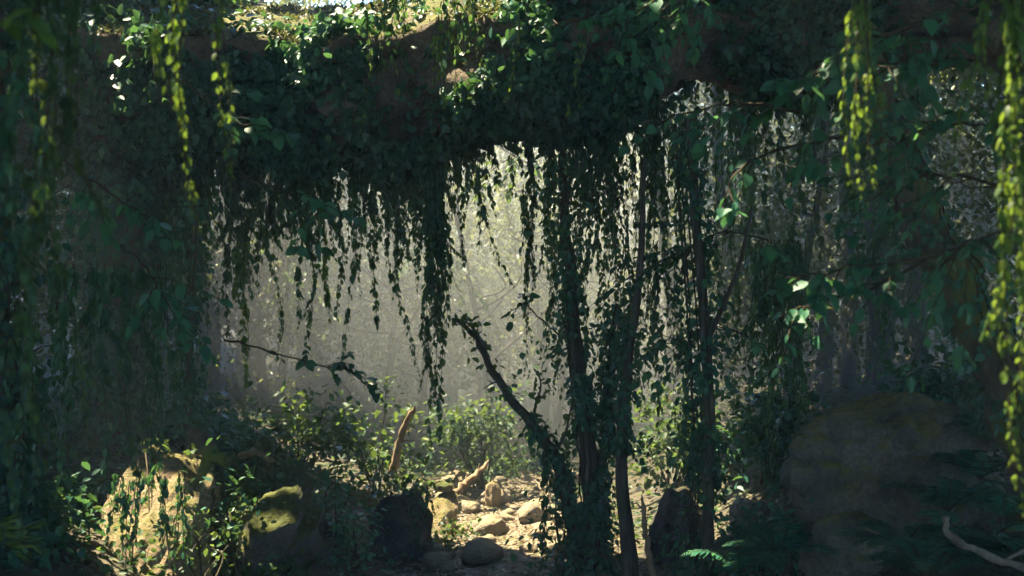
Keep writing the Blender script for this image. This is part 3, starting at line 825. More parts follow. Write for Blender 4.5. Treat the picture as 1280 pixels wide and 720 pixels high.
prock('rock', 306, 612, 372, 705, 8.5, .5, 'mossrock', 'yellow mossy rock leaning before the mossy dark boulder', sub=5, seed=27, tilt=-.5, lean=.6)
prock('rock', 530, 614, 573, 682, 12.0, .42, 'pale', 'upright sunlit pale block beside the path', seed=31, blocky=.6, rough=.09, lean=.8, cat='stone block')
prock('rock', 540, 601, 566, 615, 12.2, .24, 'mossrock', 'small flat stone lying on the sunlit pale block', sub=4, seed=33, cat='stone')
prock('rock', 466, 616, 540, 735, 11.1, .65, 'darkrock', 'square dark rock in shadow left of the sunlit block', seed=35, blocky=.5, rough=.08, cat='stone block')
prock('rock', 606, 600, 626, 640, 13.4, .3, 'pale', 'small pale stone behind the sunlit block', sub=4, seed=37, cat='stone')
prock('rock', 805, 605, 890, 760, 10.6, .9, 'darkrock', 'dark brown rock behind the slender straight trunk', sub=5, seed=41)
prock('rock', 905, 622, 962, 668, 10.3, .5, 'stone', 'pale rock lying in shade left of the boulder', sub=5, seed=43)
prock('rock', 850, 690, 935, 740, 9.0, .7, 'stone', 'low pale rock at the foot of the slender trunk', sub=5, seed=45)
prock('rock', 340, 640, 420, 760, 10.3, .8, 'darkrock', 'grey rock in the gap right of the mossy boulder', sub=5, seed=47)
# knobbly root on top of the left rock
b0 = root('mossy_stump', at(262, 575, 8.80), 'knobbly sunlit mossy root on top of the left rocks', 'root')
mb = MB(); tube(mb, wob(spline([at(240, 538, 8.80), at(252, 552, 8.75), at(264, 568, 8.70), at(282, 577, 8.70)], 12), .006), np.array([.035, .05, .06, .062, .06, .055, .06, .065, .06, .05, .05, .045]), 9, rough=.1)
tube(mb, spline([at(262, 566, 8.75), at(258, 580, 8.70), at(250, 596, 8.65), at(235, 605, 8.60)], 10), np.linspace(.05, .03, 10), 8, rough=.1)
mb.build('trunk', M['mossbark'], b0, smooth=True)

# stones on the path, each one of its own
rs = np.random.default_rng(5)
spots = []
for k in range(400):
    y = rs.uniform(9.2, 15.5); x = float(path_x(y)) + rs.uniform(-.85, .85); s = rs.choice([.06, .10, .16, .23, .32], p=[.2, .22, .26, .2, .12])
    if all((x - a) ** 2 + (y - b) ** 2 > ((s + c) * .95) ** 2 for a, b, c in spots):
        spots.append((x, y, s))
    if len(spots) >= 64: break
spots.sort(key=lambda p: (round(p[1] / 1.0), p[0]))
rows = {}
for x, y, s in spots:
    rows.setdefault(round(y / 1.0), []).append((x, y, s))
rownames = ['nearest', 'second', 'third', 'fourth', 'fifth', 'sixth', 'seventh', 'farthest']
for ri, key in enumerate(sorted(rows)):
    for k, (x, y, s) in enumerate(rows[key]):
        rock('path_stone', (x, y, ground_z(x, y) + s * .26), (s, s * rs.uniform(.7, 1.1), s * rs.uniform(.5, .75)), 'stone',
             f'{"small" if s < .1 else "broad"} pale path stone, {ordinal(k + 1)} from left in the {rownames[min(ri, 7)]} row', cat='stone', sub=4 if s > .12 else 3, seed=200 + int(x * 1000) % 9000, rough=.14,
             rot=rs.uniform(0, 6), group='stones of the path')


# ------------------------------------------------------------------ bushes, ferns, sticks
def bush(px0, py0, px1, py1, Y, label, n=14, per=26, leaf=.085, mat='bush', depth=.7, group='bushes of the undergrowth', name='bush', stems=7):
    a, b = at(px0, py0, Y), at(px1, py1, Y); cx = (a[0] + b[0]) / 2; w = abs(b[0] - a[0]) / 2; zt, zb = a[2], b[2]
    gz_ = ground_z(cx, Y)
    base_ = np.array([cx, Y, min(gz_, zt - .15)])
    r = root(name, base_, label, 'bush', group)
    ms, ml = MB(), MB(); C = []
    for k in range(max(stems, n)):
        e = np.array([cx + rng.uniform(-1, 1) * w * .92, Y + rng.uniform(-.5, .5) * depth, zb + (zt - zb) * rng.beta(1.6, 1.3) * rng.uniform(.75, 1.2)])
        e[2] = max(e[2], gz_ + .05)
        m_ = (base_ + e) / 2 + rng.normal(0, .06, 3); m_[2] += .1 * (e[2] - base_[2])
        p = spline([base_ + rng.normal(0, .04, 3) * [1, 1, 0], m_, e], 10)
        if k < stems or k % 3 == 0: tube(ms, p, np.linspace(.012, .004, 10), 5)
        C.append(e); C.append(p[7])
    for c in C:
        k = int(per * rng.uniform(.5, 1.5))
        P = c + rng.normal(0, 1, (k, 3)) * np.array([.13, .13, .09]) * rng.uniform(.6, 1.7)
        D = nrm((P - base_) * [1, 1, .2] + rng.normal(0, .5, (k, 3)) + [0, 0, -.25]); N = nrm(rng.normal(0, .45, (k, 3)) + [0, 0, 1.0])
        L = leaf * rng.uniform(.4, 1.45, k); leaves(ml, P, D, N, L, L * rng.uniform(.45, .75, k))
    ms.build('stem', M['stem'], r); ml.build('foliage', M[mat], r)
    return r


bush(415, 492, 530, 590, 13.2, 'sunlit yellow-green bush at the foot of the mist', 15, 24)
bush(545, 492, 655, 590, 14.2, 'dim bush behind the two leaning sticks', 26, 24)
bush(330, 500, 425, 590, 13.0, 'bush with lit leaves behind the mossy boulder', 16, 26)
bush(385, 560, 450, 730, 10.6, 'dark shrub with black stems before the square dark rock', 12, 18, mat='ivy', leaf=.075)
bush(475, 580, 535, 618, 11.4, 'low bright bush on top of the square dark rock', 8, 18, leaf=.075)
bush(245, 570, 345, 690, 8.5, 'leafy scrub over the mossy dark boulder', 7, 16, mat='ivy', leaf=.065)
bush(420, 620, 475, 740, 10.2, 'ferny dark shrub left of the square dark rock', 8, 20, mat='broad', leaf=.06)
bush(795, 495, 885, 590, 12.6, 'hazy green bush right of the ivy tree', 24, 26)
bush(925, 470, 1000, 600, 10.9, 'dark bush left of the boulder', 26, 30, mat='ivy')
bush(890, 640, 1000, 740, 8.6, 'low dark undergrowth left of the great boulder', 22, 28, mat='fern', leaf=.06)
bush(600, 590, 640, 625, 15.4, 'low bush at the far end of the path', 18, 26)
bush(640, 560, 700, 620, 16.0, 'pale green bush beyond the bent limb', 18, 26)
bush(1125, 440, 1240, 520, 9.6, 'dark bush above the great boulder', 26, 28, mat='ivy')
bush(70, 655, 140, 760, 8.9, 'dark scrub at the foot of the left trunk', 16, 26, mat='ivy')
bush(238, 655, 275, 720, 7.9, 'little leafy shrub on the sunlit tan rock', 4, 12, leaf=.05, stems=4)
bush(545, 675, 580, 715, 11.2, 'tuft of low green leaves beside the path edge', 6, 16, leaf=.05)
bush(690, 610, 735, 740, 9.9, 'leaves about the foot of the ivy tree', 12, 24, mat='ivy', leaf=.06)
bush(205, 480, 300, 580, 11.8, 'dark bush on the bank left of the lit bushes', 22, 26, mat='ivy')
bush(265, 520, 345, 600, 11.2, 'low dark bush behind the mossy boulder', 16, 24, mat='ivy')
bush(150, 500, 230, 590, 11.6, 'dark bush between the left trunk and the tan rock', 18, 26, mat='ivy')
bush(0, 620, 70, 740, 7.6, 'shadowed scrub at the lower left corner', 18, 26, mat='ivy')


def fern(c, n, ln, label, mat='fern', group='ferns by the boulder'):
    c = np.asarray(c, float); r = root('fern', c, label, 'fern', group)
    ms, ml = MB(), MB()
    for k in range(n):
        a = rng.uniform(0, 2 * np.pi); l = ln * rng.uniform(.7, 1.15); up = rng.uniform(.8, 1.5)
        t = np.linspace(0, 1, 14)[:, None]; d = np.array([math.cos(a), math.sin(a), 0])
        p = c + d * l * t + np.array([0, 0, 1.0]) * (up * l * (t - .75 * t ** 2))
        tube(ms, p, np.linspace(.004, .0015, 14), 4)
        u = np.linspace(.15, .98, 22); ix = u * 13; i0 = ix.astype(int); f = (ix - i0)[:, None]
        P = p[i0] * (1 - f) + p[np.minimum(i0 + 1, 13)] * f; T_ = nrm(p[np.minimum(i0 + 1, 13)] - p[i0]); sd = nrm(np.cross(T_, [0, 0, 1.0]))
        wl = l * .28 * np.sin(np.pi * (u * .85 + .12))
        for sg in (-1, 1):
            leaves(ml, P, sd * sg + T_ * .4 + rng.normal(0, .08, P.shape), np.cross(sd, T_) + rng.normal(0, .1, P.shape), wl, wl * .22)
    ms.build('stem', M['stem'], r); ml.build('foliage', M[mat], r)
    return r


FERNS = [(1130, 690, 7.0, 'fern at the bottom edge before the low rounded rock'), (1185, 640, 7.4, 'fern against the right flank of the great boulder'), (1225, 600, 7.8, 'fern in the dark beside the right edge vine'),
         (1215, 700, 6.4, 'fern over the curved grey stick'), (1262, 655, 6.8, 'fern between the grey stick and the right edge'), (1160, 725, 6.2, 'fern below the lower end of the grey stick'),
         (1250, 560, 8.2, 'fern behind the longest right edge vine'), (1280, 705, 6.1, 'fern in the lower right corner'),
         (930, 715, 7.9, 'fern at the bottom left of the great boulder'), (975, 700, 7.8, 'fern tucked against the boulder foot')]
for (x, y, Y, lab) in FERNS:
    c = at(x, y, Y); fern(c, 12, .42, lab)
# bank that carries the ferns
bk, bkV, bkF = rock('earth_bank', np.array([4.3, 7.4, .1]), (1.7, 1.9, .95), 'darkrock', 'dark earthy bank under the ferns at the right', cat='bank', sub=5, seed=77, rough=.15)


def creep_on(V, Fc, n, size, seed, thr, label, mat='ivy', group='creepers on rocks', spread=.05, extra=None):
    cf = clumpy(1.6, thr, .12, seed)
    return creeper('creeper', V, Fc, n, size, lambda c, N: cf(c, N) * (N[:, 1] < .4) * (1 if extra is None else extra(c, N)), label, mat, 'creeper', .015, .5, group, 1.0, spread)


creep_on(bkV, bkF, 5000, .06, 9, -.3, 'dark leafy creeper covering the earthy bank', 'fern')
creep_on(mV, mF, 2000, .055, 4, -.02, 'creeper over the mossy dark boulder', 'bush')
creep_on(lV, lF, 350, .05, 21, .12, 'scant creeper on the sunlit tan rock', 'bush')
creep_on(bV, bF, 900, .05, 30, .1, 'creeper on the right shoulder of the great boulder', 'fern', extra=lambda c, N: (c[:, 0] > at(1170, 0, 8.7)[0]) * 1.0)
for k, (x, y0, y1) in enumerate([(150, 588, 700), (163, 600, 715), (176, 592, 650), (205, 596, 690), (222, 590, 720), (196, 575, 612)]):
    pv(x, y0, x + 2, y1, 7.95, f'{ordinal(k + 1)} from the left of the short strands over the sunlit tan rock', leaf=.05, strands=3, spread=.035, group='strands over the tan rock', mat='ivy', per_m=34)
for k, (x, y0, y1) in enumerate([(516, 612, 718), (528, 608, 735), (537, 606, 690)]):
    pv(x, y0, x - 3, y1, 10.7, f'{ordinal(k + 1)} from the left of the roots draping the square dark rock', leaf=.035, strands=3, spread=.03, group='strands on the square dark rock', mat='ivy', per_m=22)


def stick(ctrl, r0, r1, label, mat='stick', extra=()):
    mb = MB(); p = wob(spline(ctrl, 18), r0 * .22); ln = np.linalg.norm(p[-1] - p[0])
    tube(mb, p, np.linspace(r0, r1, 18) * rng.uniform(.82, 1.15, 18) * np.concatenate([np.ones(16), [.7, .25]]), 9, rough=.12)
    for _ in range(3):
        i = int(rng.integers(5, 16)); d = nrm(nrm(p[i + 1] - p[i]) + rng.normal(0, .6, 3)); tube(mb, wob(spline([p[i], p[i] + d * ln * .12, p[i] + d * ln * .25 + [0, 0, -.02]], 7), .004), np.linspace(r1 * .5, r1 * .12, 7), 5)
    for e in extra: tube(mb, spline(e, 10), np.linspace(r0 * .5, r1 * .5, 10), 6)
    return tag(mb.build('stick', M[mat], smooth=True, origin=ctrl[0]), label, 'stick', 'dead sticks')


stick([at(490, 590, 12.4), at(497, 560, 12.4), at(506, 535, 12.4), at(517, 508, 12.4)], .045, .03, 'thick orange-brown stick standing out of the bushes')
stick([at(562, 622, 12.2), at(580, 606, 12.3), at(596, 592, 12.4), at(612, 576, 12.5)], .035, .025, 'reddish stick propped on the sunlit block')
stick([at(818, 735, 8.6), at(811, 690, 8.6), at(806, 655, 8.6), at(802, 620, 8.6)], .028, .018, 'pale crooked stick leaning left of the slender trunk')
stick([at(1182, 645, 6.0), at(1186, 668, 6.0), at(1220, 688, 5.9), at(1262, 706, 5.8), at(1300, 712, 5.7)], .018, .022, 'curved grey stick among the ferns at lower right', 'greystick', extra=[[at(1255, 703, 5.85), at(1268, 694, 5.85), at(1282, 688, 5.85)]])
stick([at(300, 570, 9.2), at(318, 566, 9.1), at(345, 576, 9.0)], .03, .02, 'short weathered stick on the mossy dark boulder')
stick([at(1000, 460, 10.5), at(960, 420, 10.6), at(930, 380, 10.6), at(900, 350, 10.6)], .012, .006, 'thin bare twig crossing the grey mist', 'greystick')

# bamboo sprig at lower left
c = at(-8, 690, 5.6); r = root('bamboo_sprig', c, 'bamboo sprig with thin sunlit blades at the lower left edge', 'plant')
ms, ml = MB(), MB()
for k in range(5):
    e = at(rng.uniform(-5, 45), rng.uniform(645, 690), 5.6 + rng.normal(0, .05)); p = spline([c, (c + e) / 2 + [0, 0, .04], e], 8); tube(ms, p, .003, 4)
    kk = 7; P = p[rng.integers(3, 8, kk)]; D = nrm(np.array([1.0, 0, -.05]) + rng.normal(0, .45, (kk, 3))); L = rng.uniform(.09, .16, kk)
    leaves(ml, P, D, rdir(kk, (0, 0, 1)), L, L * .13)
ms.build('stem', M['stem'], r); ml.build('foliage', M['young_lit'], r)

# ground cover, one object: too small and too many to count
P = np.stack([rng.uniform(-7, 7, 26000), rng.uniform(4.5, 21, 26000)], 1)
den = np.array([mnoise.fractal(Vector((a * .8, b * .8, 2.0)), 1, 2, 3) for a, b in P])
keep = (den > -.12) & (np.abs(P[:, 0] - path_x(P[:, 1])) > .5 + .25 * rng.uniform(0, 1, len(P)))
P = P[keep]; n = len(P); Z = np.array([ground_z(a, b) for a, b in P]) + np.abs(rng.normal(0, .09, n)) + .02
ml = MB(); L = .07 * rng.uniform(.6, 1.4, n)
leaves(ml, np.stack([P[:, 0], P[:, 1], Z], 1), nrm(rng.normal(0, 1, (n, 3)) * [1, 1, .3]), nrm(rng.normal(0, .4, (n, 3)) + [0, 0, 1.0]), L, L * rng.uniform(.5, .7, n))
tag(ml.build('undergrowth', M['bush']), kind='stuff')
P = np.stack([rng.uniform(-1.2, 1.2, 9000), rng.uniform(8, 16, 9000)], 1); P[:, 0] += path_x(P[:, 1])
n = len(P); Z = np.array([ground_z(a, b) for a, b in P]) + .022
ml = MB(); L = .042 * rng.uniform(.4, 1.5, n)
leaves(ml, np.stack([P[:, 0], P[:, 1], Z], 1), rdir(n) * [1, 1, .15], nrm(rng.normal(0, .25, (n, 3)) + [0, 0, 1.0]), L, L * .6)
M['litter'] = leaf_mat('leaf_litter', [(0, (.05, .032, .014)), (.5, (.12, .08, .035)), (.8, (.07, .085, .025)), (1, (.2, .14, .06))], (.2, .15, .05), .2)
tag(ml.build('fallen_leaves', M['litter']), kind='stuff')


# ------------------------------------------------------------------ the forest behind
def forest_tree(seed, h, lean, rw, n_cl, per, leaf, lo=.12):
    """returns meshes of a whole tree around the origin: trunk with limbs, and crown"""
    r = np.random.default_rng(seed)
    ms, ml = MB(), MB()
    p = spline([(0, 0, -.3), (lean * .2, 0, h * .3), (lean * .6, .2, h * .65), (lean, .1, h)], 24); tube(ms, p, np.linspace(h * .022, h * .006, 24) * (1 + .5 * np.exp(-np.linspace(0, 1, 24) * 12)), 9, rough=.06)
    C = []
    for k in range(n_cl):
        u = r.uniform(lo, 1); b = p[int(u * 22)]; a = r.uniform(0, 6.28); l = rw * (1.05 - .6 * u) * r.uniform(.5, 1.1)
        e = b + np.array([math.cos(a) * l, math.sin(a) * l, r.uniform(-.1, .5) * l])
        q_ = wob(spline([b, (b + e) / 2 + [r.normal(0, .15) * l, r.normal(0, .15) * l, .16 * l], e + [0, 0, .25 * l]], 8), .03)
        if k % 3 == 0: tube(ms, q_, np.linspace(h * .006, h * .0015, 8), 5)
        C += [e, q_[5]]
    for c_ in C:
        k = int(per * r.uniform(.4, 1.6))
        P = c_ + rng.normal(0, 1, (k, 3)) * np.array([.46, .46, .36]) * (rw / 2.4)
        D = rdir(k, (0, 0, -.6)); N = nrm(rng.normal(0, .6, (k, 3)) + [0, 0, .8]); L = leaf * rng.uniform(.6, 1.3, k)
        leaves(ml, P, D, N, L, L * rng.uniform(.45, .7, k))
    return ms, ml


PROTO = []
for k, (h, lean, rw, ncl, per, lf) in enumerate([(7.5, 1.0, 2.4, 60, 50, .11), (8.5, -1.4, 2.6, 64, 50, .11), (6.0, .5, 2.2, 56, 50, .10), (9.0, .4, 2.8, 70, 50, .11), (4.2, -.6, 1.7, 46, 50, .085)]):
    ms, ml = forest_tree(300 + k, h, lean, rw, ncl, per, lf)
    PROTO.append((ms, ml))
meshes = []
BG = [  # px, Y, prototype, scale
    (300, 23.5, 4, 1.2), (395, 25, 2, 1.0), (505, 22.5, 0, 1.0), (600, 24.5, 4, 1.0), (560, 26, 3, 1.0), (690, 27.0, 2, 1.0), (745, 23.4, 4, 1.2), (770, 24.5, 1, 1.0),
    (850, 18.5, 0, .9), (930, 22.0, 2, 1.1), (985, 16.5, 4, 1.0), (1060, 19.5, 3, .85), (1150, 17.5, 0, .9), (1240, 21.0, 1, .9), (230, 21.0, 3, .9), (150, 17.5, 0, .9), (60, 20.5, 2, 1.1),
    (450, 30, 1, 1.0), (350, 27, 3, 1.0), (640, 31, 0, 1.2), (860, 29, 3, 1.0), (1000, 28, 0, 1.1), (1120, 27, 2, 1.2), (1290, 28, 3, 1), (140, 28, 1, 1.0), (0, 30, 0, 1.2), (560, 38, 3, 1.2), (720, 37, 1, 1.2), (400, 38, 0, 1.3), (900, 38, 2, 1.4), (250, 38, 3, 1.2), (1080, 38, 1, 1.2)]
AROUND = [(-13, 3, 4, 1.2), (9.5, 5, 4, 1.2), (9, 8.5, 2, 1.1), (-8, .5, 4, 1.3), (8.2, 1, 2, 1.1), (-7, -3.5, 2, 1.1), (7.2, -3.5, 4, 1.3), (-3.5, -7, 4, 1.4), (0.5, -8.5, 2, 1.2),
          (4.2, -7, 4, 1.4), (-12, -2, 0, 1.0), (12, -1, 2, 1.2), (13, 6, 0, 1), (-2, -12, 0, 1.0), (5, -12, 2, 1.2)]
LEFTWOOD = [(-6.4, 13.0, 4, 1.1), (-8.2, 13.5, 2, 1.0), (-5.4, 14.5, 4, 1.0), (-7.2, 15.5, 2, 1.0), (-9.8, 14.5, 2, 1.1), (6.6, 13.8, 4, 1.1), (8.0, 14.5, 2, 1.0), (7.2, 12.0, 4, .9)]
BG += [(1180, 24.5, 1, 1.2), (1090, 23.5, 3, 1.1), (1250, 26.5, 3, 1.25), (1000, 25, 1, 1.1), (255, 19.0, 1, 1.0), (200, 18.0, 3, .9), (310, 20.5, 3, .95), (330, 17.0, 4, 1.0), (430, 19.0, 2, .9), (525, 17.6, 4, .95), (615, 20.0, 2, .95), (680, 18.0, 4, 1.0), (560, 21.5, 0, .9), (380, 21, 4, 1.1)]
BG.sort(key=lambda b: b[0])
counts = {}
for (px, Y, k, sc) in BG:
    x = (px - 640) / F * Y; z = ground_z(x, Y)
    ring = 'near' if Y < 22.9 else ('farther' if Y < 33 else 'faintest')
    counts[ring] = counts.get(ring, 0) + 1
    lab = {'near': f'misty forest tree close behind the arch, {ordinal(counts[ring])} from the left', 'farther': f'paler forest tree deep in the mist, {ordinal(counts[ring])} from the left',
           'faintest': f'faintest tree at the back of the mist, {ordinal(counts[ring])} from the left'}[ring]
    r = root('forest_tree', (x, Y, z), lab, 'tree', 'misty trees behind the arch')
    if len(meshes) <= k or not any(m[0] == k for m in meshes):
        WORLD[r.name] = np.zeros(3)
        a = PROTO[k][0].build('trunk', M['bark'], r, smooth=True); b = PROTO[k][1].build('crown', M['far'], r)
        meshes.append((k, a, b))
    else:
        for m in meshes:
            if m[0] == k:
                for o in m[1:]:
                    c = o.copy(); COL.objects.link(c); c.parent = r
    r.rotation_euler = (0, 0, random.uniform(0, 6.28)); r.scale = (sc, sc, sc)

for k, (x, y, pk, sc) in enumerate(LEFTWOOD + AROUND):
    if k < 5: lab, gr = f'shaded leafy tree behind the left arch foot, {ordinal(k + 1)} of five', 'shaded trees at the left'
    elif k < 8: lab, gr = f'shaded leafy tree behind the leaning dark trunk, {ordinal(k - 4)} of three', 'shaded trees at the right'
    else: lab, gr = f'forest tree outside the view, {ordinal(k - 7)} of the ring about the viewer', 'trees around the viewer'
    r = root('forest_tree', (x, y, ground_z(x, y)), lab, 'tree', gr)
    for m in meshes:
        if m[0] == pk:
            for o in m[1:]:
                c = o.copy(); COL.objects.link(c); c.parent = r
    r.rotation_euler = (0, 0, random.uniform(0, 6.28)); r.scale = (sc, sc, sc)

# bare trunks in the shaded mist at right, and boughs standing in for light beams
for k, (x0, x1, y1, Y, rad, lab) in enumerate([
        (1098, 1092, -60, 17, .22, 'broad grey trunk in the mist just above the great boulder'), (1062, 1056, -60, 18, .12, 'thin grey trunk left of the broad misty trunk'), (1028, 1034, -60, 19, .14, 'grey misty trunk above the left shoulder of the boulder'),
        (1135, 1150, -60, 18.5, .16, 'grey trunk right of the broad misty trunk'), (905, 898, -60, 19.5, .13, 'faint trunk behind the slender straight trunk')]):
    z = ground_z((x0 - 640) / F * Y, Y); bpx = 360 + (CAMZ - z) / Y * F
    trunk_tree('misty_tree', [(px_path([(x0, bpx + 10), ((x0 * 2 + x1) / 3 + 4, 380), ((x0 + 2 * x1) / 3 - 3, 180), (x1, y1)], Y), rad, rad * .7)], lab, group='grey trunks in the mist', n=22)
for k, (a, b, c, d, Y, lab) in enumerate([(520, 300, 690, 470, 18.6, 'pale bough standing in for a light beam slanting right through the brightest mist'), (530, 425, 640, 360, 19.2, 'pale bough standing in for a second light beam across the slanting one'), (570, 310, 602, 500, 19.8, 'thin upright pale pole standing in for a light beam in the bright mist')]):
    mb = MB(); p = wob(spline([at(a, b, Y), at((a * 2 + c) / 3 + 6, (b * 2 + d) / 3 - 6, Y), at((a + 2 * c) / 3, (b + 2 * d) / 3 + 6, Y), at(c, d, Y)], 16), .02); tube(mb, p, np.linspace(.05, .03, 16), 8, rough=.06)
    tag(mb.build('beam_bough', M['stick'], smooth=True, origin=p[0]), lab, 'bough', 'boughs standing in for light beams')

# sunlit sprays and bare saplings just inside the mist
for ctrl, lab in (([at(700, 150, 15.2), at(650, 190, 15.2), at(612, 215, 15.2), at(590, 250, 15.2)], 'sunlit yellow-green spray at the brightest part of the mist'),
                  ([at(500, 280, 15.6), at(525, 300, 15.6), at(548, 318, 15.6), at(566, 345, 15.6)], 'glowing yellow-green spray right of the thickest vine column'),
                  ([at(330, 290, 15.4), at(350, 310, 15.4), at(366, 335, 15.4), at(372, 365, 15.4)], 'sunlit spray in the mist between the left vines')):
    branch(ctrl, lab, .12, mat='bush', n_side=9, side=.55, per=9, rad=.012, group='sunlit sprays in the mist', big=False)
for k, (px, Y, ln, lab) in enumerate([(470, 16.6, .5, 'bare misty sapling left of the thickest vine column'), (615, 16.2, -.5, 'bare misty sapling behind the bent limb'), (690, 17.2, .4, 'bare misty sapling behind the forked tree'), (345, 16.8, .3, 'bare misty sapling behind the grey-green vine column')]):
    x = (px - 640) / F * Y; z = ground_z(x, Y); b = np.array([x, Y, z - .1]); tp = b + np.array([ln, .2, 4.6])
    main = spline([b, b + (tp - b) * .35 + [.08, 0, 0], b + (tp - b) * .7 - [.1, 0, 0], tp], 26)
    limbs = [(list(main[::6]), .07, .02)]
    for q in range(9):
        i = int(rng.integers(7, 25)); a = rng.uniform(0, 6.28); l = rng.uniform(.6, 1.5)
        e_ = main[i] + np.array([math.cos(a) * l, math.sin(a) * l * .5, l * rng.uniform(.1, .8)])
        limbs.append(([main[i], (main[i] + e_) / 2 + [0, 0, -.06], e_, e_ + [rng.normal(0, .12), 0, .3]], .026, .006))
    trunk_tree('misty_sapling', limbs, lab, group='bare saplings in the mist', n=14)

# far wood that reads as one mass
n = 26000
X = rng.uniform(-32, 32, n); Yf = rng.uniform(43, 58, n)
hh = np.array([mnoise.noise(Vector((a * .22, b * .22, 5))) for a, b in zip(X, Yf)])
Z = h0(X, np.minimum(Yf, 75)) + rng.uniform(0, 1, n) ** .8 * (7.5 + 2.5 * hh)
ml = MB(); L = .55 * rng.uniform(.6, 1.3, n)
leaves(ml, np.stack([X, Yf, Z], 1), rdir(n, (0, 0, -.5)), nrm(rng.normal(0, .6, (n, 3)) + [0, 0, .8]), L, L * .6)
tag(ml.build('far_forest', M['far']), kind='stuff')


# ------------------------------------------------------------------ canopy added overhead outside the frame for shade, cut open where sun should fall
LIT = [  # (point, radius) that the sun reaches
    *[(arch_hit(a, b), r) for a, b, r in ((560, 15, .5), (440, 25, .6), (500, 18, .55), (620, 14, .5), (375, 45, .5), (335, 30, .4), (415, 55, .4), (365, 80, .25), (455, 60, .35), (530, 50, .35), (680, 14, .35), (585, 45, .3))],
    (at(190, 640, 8.3), .6), (at(170, 690, 8.2), .45), (at(310, 600, 8.8), .4), (at(345, 650, 8.6), .35), (at(255, 600, 8.7), .35), (at(200, 670, 8.0), .45), (at(300, 455, 10.4), .4), (at(300, 420, 10.4), .3), (at(262, 560, 8.7), .3), (at(345, 650, 8.4), .2), (at(406, 340, 11.4), .25),
    (at(550, 640, 11.8), .5), (at(640, 690, 10.8), .7), (at(660, 640, 12.5), .9), (at(480, 510, 12.7), .35), (at(370, 515, 12.8), .25), (at(590, 510, 13.9), .3), (at(505, 545, 12.4), .4),
    (at(590, 600, 12.4), .3), (at(225, 150, 3.4), .07), (at(228, 260, 3.4), .06), (at(1076, 120, 3.6), .12), (at(1082, 200, 3.6), .12), (at(1265, 500, 3.0), .12), (at(1262, 300, 3.1), .1),
    (at(75, 25, 2.6), .05), (at(975, 340, 4.7), .08), (at(772, 590, 9.5), .05), (at(25, 655, 5.6), .12),
]
for y in np.arange(12.0, 36, 1.5):
    for x in np.arange(-3.0 - .12 * max(0, y - 15), 5.2, 1.1):
        for z in (0.5, 2.2, 4.2):
            if (y > 14.4 or x > -.9) and x < max(.3 + .04 * y, .17 * y - .6 if y > 16 else 0) and (y < 15 or rng.uniform() < .72): LIT.append((np.array([x + rng.uniform(-.3, .3), y, z]), .72))
rng = np.random.default_rng(78)
for y in np.arange(10.4, 17, .6):
    for x in (-.9, -.3, .3, .8):
        LIT.append((np.array([path_x(y) + x, y, .1]), .45))
for k in range(48):                      # shafts in the shaded mist at the right
    LIT.append((np.array([rng.uniform(1.5, 9), rng.uniform(15.5, 27), rng.uniform(1, 5)]), rng.uniform(.3, .55)))
for k in range(90):                      # odd flecks of sun through the leaves
    fx = rng.uniform(60, 940)
    LIT.append((at(fx, rng.uniform(120, 640), rng.uniform(4, 10.5)), rng.uniform(.03, .09)))
for px, py, Y in ((1010, 60, 4.4), (1110, 85, 4.6), (1150, 170, 4.6), (1000, 385, 4.9), (1040, 330, 4.8), (900, 275, 5.0), (805, 20, 6.2), (850, 20, 6.2), (300, 165, 7.0), (50, 120, 3.1), (1160, 170, 4.6), (1210, 250, 5.0), (1085, 300, 4.8), (1000, 110, 4.4), (940, 130, 6.0), (1262, 200, 3.0), (1266, 520, 3.0), (1266, 120, 3.0), (1262, 400, 3.0), (1268, 600, 3.0), (276, 120, 3.6), (225, 40, 3.4), (1070, 40, 3.6)):
    LIT.append((at(px, py, Y), .09))
def clear_of(p, c, r):
    v = np.asarray(c) - p; t = v @ SUNV
    return np.linalg.norm(v - t * SUNV) > r


LIT = [(p, r) for p, r in LIT if clear_of(p, at(1120, 590, 8.7), 1.15 + r)]
LP = np.array([p for p, _ in LIT]); LR = np.array([r + (.05 if p[1] < 5.3 else .04) for p, r in LIT])


def open_to_sun(P):
    """True where a leaf would throw its shade on one of the sunny places"""
    out = np.zeros(len(P), bool)
    for p, r in zip(LP, LR):
        v = P - p; t = v @ SUNV; d = np.linalg.norm(v - t[:, None] * SUNV[None], axis=1)
        out |= (d < r) & (t > 0)
    return out


